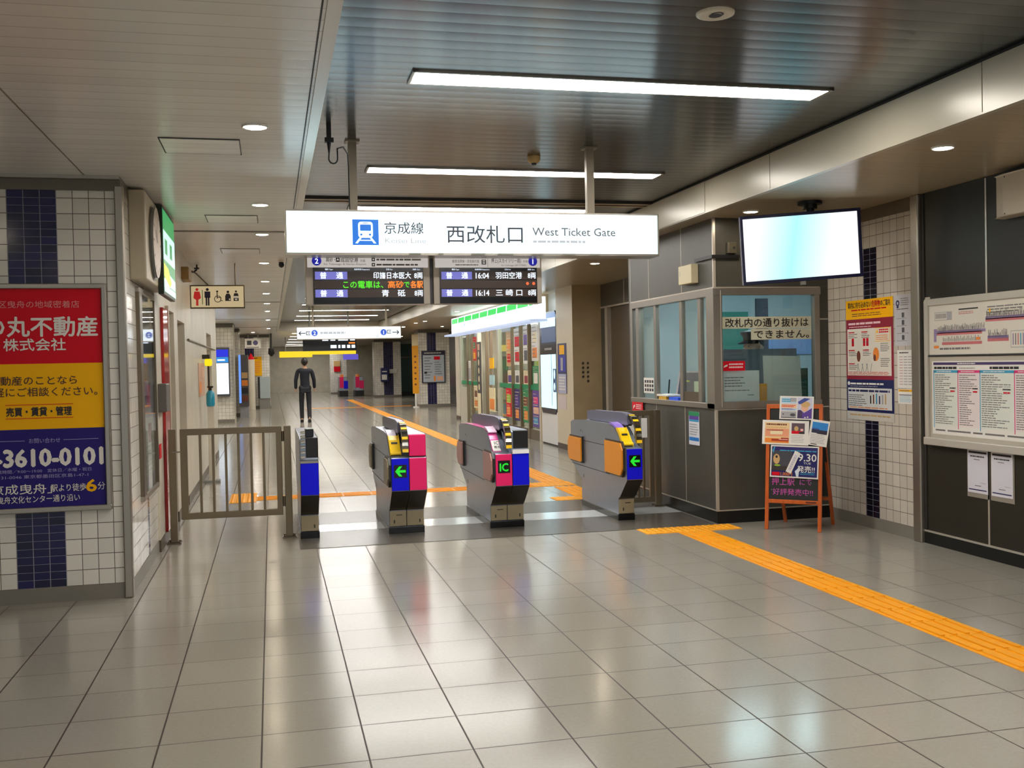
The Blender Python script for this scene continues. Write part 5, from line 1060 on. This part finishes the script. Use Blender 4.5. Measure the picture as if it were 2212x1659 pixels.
t = thing('soap_dispenser', 'turquoise bottle on a white stand at the left wall near the doorways', 'dispenser', (-.8, 14.3, 0)); b = MB(); b.box(-.84, -.76, 14.26, 14.34, 0, 1.02, WWALL); b.box(-.9, -.7, 14.2, 14.4, 0, .03, GREY); b.build('stand', t); MB().lathe((-.8, 14.3, 1.02), [(.05, 0), (.055, .03), (.055, .17), (.03, .21)], mat('bottle_turquoise', (40, 150, 180), .25), 16).build('bottle', t); MB().lathe((-.8, 14.3, 1.23), [(.02, 0), (.02, .03), (.04, .04), (.04, .06)], BROWNK, 12).build('pump', t)
t = thing('wall_notices', 'pinkish paper notices on the left wall above the turquoise bottle', 'notice', (-.92, 14.6, 1.1)); b = MB(face(-.928, 14.0, 1.15, '+x')); b.box(0, 1.2, 0, .45, 0, .004, mat('notice_peach', (206, 160, 130), .5)); b.rect(.1, .05, .5, .2, PORG, .006); b.rect(.6, .25, 1.1, .4, PSKIN, .006); b.build('sheets', t)
t = thing('warning_lamp', 'bright yellow lamp on a black pole bracket at the left wall', 'lamp', (-.85, 14.9, 1.55)); b = MB(); b.box(-.9, -.8, 14.85, 14.95, 1.56, 1.66, em('lamp_yellow', (250, 225, 10), .5)); b.build('lamp', t, bevel=.02); b = MB(); b.box(-.93, -.83, 14.88, 14.92, 1.66, 1.72, BROWNK); b.cyl((-.85, 14.9, 1.56), (-.85, 14.9, 1.2), .012, BROWNK); b.build('bracket', t)
tag(MB().tube([(-.915, 12.3, 1.86), (-.915, 18.0, 1.84)], .012, STEELD).build('wall_pipe'), 'thin dark pipe along the left wall below the restroom sign', 'pipe')
# far left
tag(MB().box(-.99, -.94, 18.66, 18.72, .02, 2.8, STEELD).build('corner_post'), 'dark steel corner post at the end of left white wall', 'post')
t = thing('lit_display', 'tall edge-on white lit display behind the left wall corner', 'lit display', (-1.3, 27, .3)); pbox('case', t, -1.46, -1.40, 26.2, 27.6, .55, 2.35, PDGREY); pbox('screen', t, -1.40, -1.385, 26.25, 27.55, .75, 2.3, em('lit_panel_white', (226, 246, 255), .75)); pbox('base', t, -1.46, -1.38, 26.2, 27.6, 0, .55, mat('display_brown', (110, 66, 50), .4))
t = thing('lit_display', 'white lit panel with blue header on the far left tiled pillar', 'lit display', (-1.3, 29.8, .8)); pbox('case', t, -1.52, -1.13, 29.7, 29.88, .75, 2.12, PDGREY)
b = MB(face(-1.5, 29.699, .82, '-y')); b.rect(0, 0, .34, .86, E_SIGN2, .001); b.rect(0, 1.04, .34, 1.24, em('panel_blue', (20, 40, 220), .5), .001); b.rect(0, .88, .34, 1.03, em('panel_sky', (40, 140, 220), .5), .001); b.rect(.05, .93, .25, .97, E_SIGN2, .003); b.build('screen', t)
t = thing('ticket_machine', 'lit pale blue edged ticket machine with brown shelves beyond the far left pillar', 'vending machine', (-.85, 33.5, 0)); pbox('body', t, -.985, -.7, 33.0, 33.7, .35, 1.95, mat('machine_slate', (90, 84, 84), .4)); pbox('lit_edge', t, -.985, -.92, 32.97, 33.0, .45, 1.95, em('machine_blue', (110, 160, 250), .5)); pbox('base', t, -.97, -.7, 33.05, 33.7, 0, .35, PGREY)
for i, m in enumerate((PBROWN, INKD, PORG, PTAN)): pbox('shelf', t, -.90, -.72, 32.975, 33.0, .5+.24*i, .68+.24*i, m)
t = thing('warning_poster', 'yellow poster with red triangle on the third far left pillar', 'poster', (-.62, 39.95, 1.3)); b = MB(face(-.9, 39.96, 1.24, '-y')); b.box(0, .56, 0, .72, 0, .01, PYEL); b.poly([(.05, .46), (.25, .46), (.15, .64)], PRED, .015); b.lines(.25, .1, .52, .55, 6, PORG, .015, .5, .2); b.lines(.03, .64, .45, .69, 1, INKD, .015, .5, .1); b.build('sheet', t)
tag(MB().cyl((-.72, 39.2, 0), (-.72, 39.2, 1.85), .13, OFFW, 16).lathe((-.72, 39.2, 1.85), [(.13, 0), (.02, .22)], PRED, 16).build('bollard_pole'), 'white post with red pointed top before the yellow far left poster', 'post')
t = thing('platform_arrow_sign', 'small pale sign with two dark symbols over the yellow far left poster', 'sign', (-.5, 38.9, 2.2)); pbox('panel', t, -.92, -.35, 38.9, 38.98, 2.26, 2.62, PAPER); b = MB(face(-.92, 38.899, 2.26, '-y')); b.rect(.08, .12, .24, .28, INKD, .002); b.disc(.38, .2, .09, PNAVY, .002, 14); b.rect(.05, .02, .5, .05, INKG, .002); b.build('symbols', t); b = MB(); b.tube([(-.8, 38.94, 2.62), (-.8, 38.94, 2.8)], .02, GREY); b.build('hanger', t); MB().tube([(-.45, 38.94, 2.62), (-.45, 38.94, 2.8)], .02, GREY).build('hanger', t)
t = thing('security_camera', 'dark hanging camera right of the small far left sign', 'camera', (.02, 39, 2.0)); b = MB(); b.tube([(.02, 39, 2.8), (.02, 39, 2.2)], .03, BLACK); b.lathe((.02, 39, 1.95), [(.02, 0), (.12, .1), (.1, .3)], BLACK, 12); b.build('body', t)
t = thing('card_machine', 'pale upright machine with dark side right of the white post, far left', 'machine', (-.25, 39.5, 0)); pbox('body', t, -.42, -.06, 39.3, 39.9, .4, 1.2, mat('machine_pale', (170, 184, 188), .4)); pbox('side', t, -.5, -.42, 39.3, 39.9, .4, 1.2, INKD); pbox('base', t, -.45, -.06, 39.35, 39.9, 0, .4, GREY)

# ================================================================== MIDDLE DISTANCE: SIGNS OVER THE CONCOURSE
MX0, MX1, MZ0, MZ1, MY = .665, 3.372, 2.245, 2.558, 27.2
t = thing('platform_sign', 'white lit hanging sign with arrows to platforms 2 and 1 beyond the gates', 'sign', (2.0, MY, MZ0))
b = MB(); b.box(MX0, MX1, MY, MY+.25, MZ0-.01, MZ1+.01, STEEL); b.build('housing', t)
b = MB(face(MX0, MY-.002, MZ0, '-y')); W = MX1-MX0; h = MZ1-MZ0; b.rect(.01, .01, W-.01, h-.01, E_SIGN2, .001)
def arrow(u, v, sg):
    b.rect(u-.09, v-.012, u+.09, v+.012, E_INK, .004); e = u+sg*.095
    for q in (1, -1):
        p = [(e, v), (e-sg*.055, v+q*.06), (e-sg*.075, v+q*.045), (e-sg*.035, v)]; b.poly(p if sg*q < 0 else p[::-1], E_INK, .004)
arrow(.14, .155, -1); arrow(W-.14, .155, 1)
def esc(u, v):
    b.rect(u-.06, v+.03, u+.05, v+.05, E_INK, .004); b.rect(u-.06, v-.05, u-.04, v+.05, E_INK, .004); b.rect(u-.06, v-.05, u+.05, v-.03, E_INK, .004); b.rect(u-.02, v-.005, u+.05, v+.012, E_INK, .004)
esc(.30, .155); esc(W-.31, .17); E_B2 = em('sign_numblue', (40, 90, 215), .45)
for u, n in ((.455, '2'), (W-.46, '1')): b.disc(u, .16, .082, E_B2, .004, 20); b.text(n, u, .16, .13, E_SIGN2, .007, bold=.02)
b.lines(.6, .1, 1.25, .22, 1, E_PALER, .004, .5, .1); b.rect(W-.66, .05, W-.58, .06, E_INK, .004); b.rect(W-.66, .085, W-.58, .092, E_PALE, .004); b.build('lit_panel', t)
for x in (1.09, 3.0): MB().box(x-.025, x+.025, MY+.1, MY+.15, MZ1, 3.08, MC['pole_tan']).build('pole', t)
t = thing('departure_board', 'distant dark departure board with white rows under the platform sign', 'departure board', (1.85, 30, 1.95)); pbox('housing', t, .9, 2.42, 30, 30.15, 1.98, 2.45, BLACKG)
b = MB(face(.9, 29.998, 1.98, '-y'))
for v, segs in ((.335, ((.55, .72), (.78, .92), (1.0, 1.28), (1.34, 1.48))), (.12, ((.78, .95), (1.0, 1.06), (1.1, 1.2), (1.25, 1.34), (1.38, 1.48)))):
    for a, c in segs: b.rect(a, v-.045, c, v+.045, L_WHITE, .003)
b.rect(1.3, .2, 1.48, .24, L_ORANGE, .003); b.build('display', t)
for x in (1.1, 2.2): MB().tube([(x, 30.08, 2.45), (x, 30.08, 3.08)], .025, GREY).build('pole', t)
t = thing('yellow_sign', 'yellow exit sign hanging under the distant departure board', 'sign', (2.5, 34, 1.9)); pbox('panel', t, 1.2, 2.72, 34, 34.1, 1.93, 2.14, em('exit_yellow', (250, 215, 10), .5))
for x in (1.4, 2.5): MB().tube([(x, 34.05, 2.14), (x, 34.05, 3.08)], .02, GREY).build('pole', t)
t = thing('purple_sign', 'small purple sign under the yellow exit sign far away', 'sign', (3.2, 42, 1.8)); pbox('panel', t, 2.85, 3.45, 42, 42.1, 1.80, 2.02, em('far_purple', (96, 84, 200), .45)); b = MB(); b.tube([(3.1, 42.05, 2.02), (3.1, 42.05, 2.8)], .02, GREY); b.build('pole', t)
t = thing('yellow_sign', 'yellow hanging sign behind the head of the walking person', 'sign', (1.0, 44, 1.95)); pbox('panel', t, .35, 1.7, 44, 44.1, 1.95, 2.2, MC['exit_yellow'])
for x in (.6, 1.45): MB().tube([(x, 44.05, 2.2), (x, 44.05, 2.8)], .02, GREY).build('pole', t)
for i, (x, m, m2, l) in enumerate(((2.9, PORG, PRED, 'distant orange and red advert beside the end pillar'),)):
    t = thing('distant_poster', l, 'poster', (3.55, 57.98, 1.2)); b = MB(face(3.4, 57.99, 1.25, '-y')); b.box(0, .35, .3, .6, 0, .05, PTAN); b.box(0, .35, 0, .28, 0, .05, PRED); b.build('sheet', t)

# ================================================================== RIGHT SIDE: NOTICE PILLAR, PHONE, SHOP, SCREEN
t = thing('notice_board', 'grey facility notice board in navy frame on the blue striped far pillar', 'notice board', (5.7, 36.75, .86)); pbox('frame', t, 5.28, 6.13, 36.72, 36.8, .87, 2.03, mat('frame_navy', (24, 22, 50), .4))
b = MB(face(5.32, 36.718, .9, '-y')); b.rect(0, 0, .77, 1.1, mat('notice_paleblue', (176, 186, 198), .4), .002); b.rect(0, .97, .77, 1.1, MC['frame_navy'], .004); b.lines(.05, 1.02, .7, 1.07, 1, PAPER, .006, .5, .1); b.lines(.05, .1, .35, .92, 8, INKG, .006, .35, .4); b.lines(.42, .25, .7, .75, 6, INKG, .006, .35, .4); b.rect(.4, .8, .62, .92, PRED, .006); b.rect(.38, .03, .45, .22, PORG, .006); b.rect(.5, .05, .72, .2, PSKIN, .006); b.rect(.04, .3, .14, .38, INKD, .007); b.build('sheet', t)
t = thing('banner', 'tall orange banner on a white post at the edge of the notice board pillar', 'banner', (5.05, 36.7, 0)); pbox('cloth', t, 4.93, 5.15, 36.68, 36.72, .5, 2.22, mat('banner_orange', (240, 165, 20), .5)); pbox('top', t, 4.93, 5.15, 36.68, 36.72, 2.22, 2.62, PCREAM); b = MB(); b.cyl((5.04, 36.7, 0), (5.04, 36.7, .5), .04, WHITE, 10); b.lathe((5.04, 36.7, 0), [(.12, 0), (.1, .04)], WHITE, 14); b.build('post', t)
b = MB(face(4.93, 36.678, .5, '-y'))
for i in range(6): b.rect(.07, .3+.2*i, .14, .36+.2*i, PBROWN, .002)
b.build('lettering', t)
t = thing('public_telephone', 'navy telephone unit mounted on the far blue striped pillar', 'telephone', (5.3, 49.9, .9)); pbox('hood', t, 5.15, 5.52, 49.6, 50, .75, 1.42, MC['print_deepnavy'], .03); pbox('body', t, 5.18, 5.42, 49.55, 49.6, .85, 1.1, PAPER); pbox('panel', t, 5.2, 5.42, 49.55, 49.6, 1.22, 1.27, PAPER)
tag(pbox('pillar_label', None, 5.58, 5.95, 49.93, 50.0, 1.15, 1.35, PAPER), 'white label on blue stripe of the telephone pillar', 'label')
# convenience store front
SXF = 5.0
t = thing('convenience_store', 'glass convenience store front with cream posts on the right of the concourse', 'shop front', (5.3, 23.2, 0))
PF = mat('shop_post', (206, 200, 184), .35, .2)
b = MB()
for y in (19.05, 22.75, 25.1, 27.5): b.box(SXF, SXF+.1, y-.05, y+.05, 0, 2.45, PF)
for y in (19.9, 20.6, 21.35, 23.55, 24.05, 25.9, 26.5): b.box(SXF-.01, SXF+.06, y-.028, y+.028, 0, 2.32, mat('shop_mullion', (128, 112, 92), .35, .4))
b.box(SXF, SXF+.12, 19.0, 27.6, 2.32, 2.8, mat('shop_header', (176, 178, 180), .3)); b.box(SXF, SXF+.1, 19.1, 22.7, 0, .2, STEELD); b.box(SXF, SXF+.1, 26.6, 27.5, 0, .9, PF); b.build('frame', t)
for y0, y1 in ((19.1, 20.85), (20.9, 22.7), (25.15, 27.45)): MB().box(SXF+.04, SXF+.05, y0, y1, .1, 2.32, ACRYL).build('window_pane', t)
b = MB()
for y0, y1 in ((19.1, 22.7), (25.15, 27.45)): b.box(SXF+.03, SXF+.038, y0, y1, .98, 1.08, mat('shop_band_green', (10, 140, 90), .3))
b.build('green_band', t)
b = MB(); b.box(7.4, 7.5, 18.9, 28, 0, 2.8, mat('shop_wall', (176, 166, 146), .5)); b.box(5.1, 7.5, 18.95, 19.0, 0, 2.8, MC['shop_wall']); b.box(5.1, 7.5, 18.9, 27.7, 2.5, 2.55, mat('shop_ceiling', (210, 206, 196), .5)); b.build('interior', t)
b = MB()
for y in (20.3, 22.5, 24.7): b.box(5.4, 7.2, y, y+.2, 2.47, 2.5, em('shop_lamp', (255, 250, 238), 26.0))
b.build('ceiling_lamp', t)
for k, (y, cols) in enumerate(((20.0, (PORG, PGREEN, PRED, PTAN)), (21.6, (PBROWN, PYEL, PCREAM, PLIME)), (25.6, (PCYAN, PCREAM, PBROWN, PGREEN)))):
    b = MB(); b.box(5.9, 6.4, y, y+1.2, 0, 1.7, mat('shelf_grey', (120, 116, 106), .5))
    for r_ in range(4): b.box(5.86, 5.9, y+.05, y+1.15, .2+.38*r_, .48+.38*r_, cols[r_])
    b.build('shelf', t)
t = thing('shop_sign', 'long white lit shop sign with green stripe over the convenience store', 'shop sign', (4.75, 22.6, 2.32))
b = MB(); prof = [(4.715, 2.31), (4.70, 2.33), (4.70, 2.71), (4.71, 2.725), (4.92, 2.725), (4.92, 2.31)]; b.prism(prof, 'y', 18.2, 27.0, E_SHOPW); b.build('light_box', t)
b = MB(face(4.698, 27.0, 2.31, '-x')); y = .06
while y < 8.75:
    e = min(8.76, y+.9); b.poly([(y, .262), (e-.04, .262), (e, .385), (y+.04, .385)], E_SHOPG, .001); y += .93
b.disc(1.55, .17, .05, E_SHOPB, .001, 12); b.disc(1.55, .07, .03, em('shop_mark_purple', (120, 110, 190), .9), .001, 10); b.poly([(1.75, .12), (1.8, .12), (1.95, .2), (1.85, .22)], E_SHOPB, .001); b.rect(2.05, .13, 2.3, .2, em('shop_pale_blue', (160, 205, 235), 1.0), .001); b.build('stripe', t)
MB().box(4.92, 5.0, 19.2, 27.0, 2.4, 2.65, GREY).build('bracket', t)
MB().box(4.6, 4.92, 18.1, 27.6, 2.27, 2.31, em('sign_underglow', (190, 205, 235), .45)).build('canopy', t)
# posters stuck inside the store glass
R = random.Random(11)
def gposter(y0, y1, z0, z1, cols, label):
    b = MB(face(SXF+.037, y1, z0, '-x')); w_, h_ = y1-y0, z1-z0; b.box(0, w_, 0, h_, 0, .004, cols[0]); k = len(cols)
    for i, m in enumerate(cols[1:]):
        v0 = h_*(.08+.84*i/max(1, k-1)); b.rect(w_*(.1+.1*R.random()), v0, w_*(.75+.2*R.random()), v0+h_*.55/max(1, k-1), m, .006)
    b.lines(w_*.12, h_*.05, w_*.9, h_*.95, 9, INKG if cols[0] in (PAPER, PCREAM) else PCREAM, .008, .16, .5, rnd=R)
    tag(b.build('window_poster'), label, 'poster', 'posters on the convenience store glass')
for a in ((19.25, 19.75, 1.55, 2.28, (PAPER, PORG, PCREAM), 'white poster with orange foot at the top right of the store glass'), (20.0, 20.45, 1.5, 2.26, (PAPER, PDGREY, PPURP), 'white and slate poster second from right along the top of the store glass'), (20.7, 21.25, 1.48, 2.24, (PAPER, PRED, PRED), 'poster with round red emblem along the top of the store glass'), (21.5, 22.0, 1.45, 2.2, (PTAN, PRED, PORG), 'tan and red vertical poster at the upper left of the near store glass'),
          (19.2, 19.7, 1.08, 1.45, (PGREEN, PAPER), 'green poster at mid height by the right post of the store'), (20.05, 20.45, 1.08, 1.36, (PCREAM, PMAR), 'cream card above the green band, third from left'), (20.75, 21.2, 1.08, 1.36, (PAPER, PDGREY), 'white card above the green band with grey print'), (21.5, 21.9, 1.08, 1.36, (PCREAM, PPURP), 'cream and purple card above the green band at the left'),
          (19.2, 19.75, .25, .97, (PPURP, PCYAN, PSKIN, PPINK), 'purple and pink poster low at the right of the store glass'), (20.1, 20.55, .3, .97, (PGREEN, PORG, PBROWN), 'green and brown poster below the band on the store glass'), (20.8, 21.3, .3, .97, (PNAVY, PORG, PPURP), 'navy and orange poster below the band on the store glass'), (21.6, 22.1, .35, .97, (PRED, PORG, PLIME), 'red and orange poster below the band at left of near store glass'),
          (25.3, 25.8, .4, .97, (PCREAM, PORG, PBROWN), 'cream poster low on the far store glass'), (25.4, 25.8, 1.6, 2.2, (PRED, PYEL, PGREEN), 'red and yellow poster high on the far store glass'), (26.1, 26.5, 1.08, 1.6, (PAPER, PGREY), 'grey white poster on the middle of the far store glass')): gposter(*a)
t = thing('shop_banner', 'tall upright black and cream banner beside the shop entrance', 'banner', (5.0, 24.3, 0)); b = MB(face(4.96, 24.85, .1, '-x')); b.box(0, .45, 0, 1.95, 0, .02, mat('banner_ink', (62, 60, 62), .5)); b.rect(.03, .02, .42, .7, PCREAM, .022)
for i in range(5): b.disc(.22, .85+.2*i, .08, PCREAM, .022, 12)
b.rect(.1, 1.75, .35, 1.9, PSKIN, .022); b.build('cloth', t); pbox('foot', t, 4.9, 5.0, 24.4, 24.85, 0, .1, BLACK)
t = thing('shop_poster_stand', 'yellow and orange poster board inside the store entrance', 'poster', (5.05, 23.4, .3)); b = MB(face(5.0, 23.65, .4, '-x')); b.box(0, .6, 0, .55, 0, .02, PCREAM); b.rect(.05, .05, .55, .3, PORG, .022); b.box(.1, .5, 1.0, 1.25, 0, .02, PYEL); b.box(.05, .55, .62, .85, 0, .02, mat('poster_pale_cyan', (180, 214, 220), .4)); b.box(.28, .32, 0, 1.3, -.02, 0, GREY); b.build('board', t); pbox('foot', t, 4.98, 5.1, 23.1, 23.6, 0, .4, GREY)
# digital signage tower
t = thing('digital_signage', 'tall digital signage tower with glowing pale screen on white base', 'signage', (4.97, 18.1, 0))
b = MB(); b.box(4.95, 5.1, 17.58, 18.72, .03, .62, mat('signage_base', (220, 220, 220), .3)); b.build('base', t, bevel=.006); pbox('foot', t, 4.96, 5.1, 17.6, 18.7, 0, .03, INKD)
b = MB(); b.prism([(17.58, .72), (17.7, .58), (18.6, .58), (18.72, .72), (18.72, 2.36), (18.62, 2.44), (17.68, 2.44), (17.58, 2.36)], 'x', 4.935, 5.1, mat('signage_black', (22, 24, 48), .2)); b.build('case', t)
b = MB(face(4.934, 18.68, .68, '-x')); SGC = em('signage_cyan', (200, 245, 252), .7); SGB = em('signage_blue', (70, 110, 170), .5); SGD = em('signage_dim', (50, 70, 105), .5)
b.rect(0, .0, 1.06, .98, SGC, .001); b.rect(.75, .05, .78, .98, SGB, .002); b.rect(.86, .3, 1.06, .72, SGD, .002); b.disc(.95, .62, .05, SGC, .003, 12, .09); b.disc(.95, .4, .05, SGC, .003, 12, .07); b.rect(.1, 1.2, 1.06, 1.5, SGD, .001); b.rect(0, 1.48, 1.06, 1.64, SGC, .002); b.rect(0, 1.64, 1.06, 1.73, SGB, .001); b.rect(.3, 1.06, .8, 1.1, GREY, .002); b.build('screen', t)
t = thing('poster', 'blue vertical poster with yellow emblem on cream column right of the signage tower', 'poster', (4.91, 17.15, 1.0)); b = MB(face(4.914, 17.42, .97, '-x')); b.box(0, .55, 0, .87, 0, .004, mat('poster_blueframe', (36, 40, 96), .4)); b.rect(.12, .68, .43, .84, PYEL, .006); b.rect(.06, .38, .5, .66, mat('poster_royal', (44, 50, 170), .4), .006); b.rect(.2, .4, .34, .62, PGREY, .008); b.rect(.03, 0, .52, .34, mat('poster_palelilac', (176, 178, 206), .4), .006); b.lines(.08, .05, .48, .3, 5, PAPER, .008, .5, .2); b.build('sheet', t)
tag(MB(face(4.914, 17.42, .7, '-x')).box(0, .5, 0, .24, 0, .004, mat('sheet_pinkish', (206, 192, 192), .4)).build('notice_sheet'), 'pale sheet directly under the blue poster on the cream column', 'notice')
t = thing('wall_lettering', 'two columns of small dark characters on the beige column face', 'lettering', (5.14, 16.49, 1.2))
for u, s in ((.03, 4), (.115, 5)):
    for i in range(s):
        b = MB(face(5.06, 16.498, 1.15, '-y')); v = .34-.075*i; b.rect(u-.02, v-.006, u+.02, v+.006, INKD, .002); b.rect(u-.005, v-.025, u+.006, v+.024, INKD, .0025); b.rect(u-.018, v-.024, u-.01, v+.012, INKD, .003); b.rect(u+.012, v-.02, u+.018, v+.02, INKD, .003); b.build('character', t)
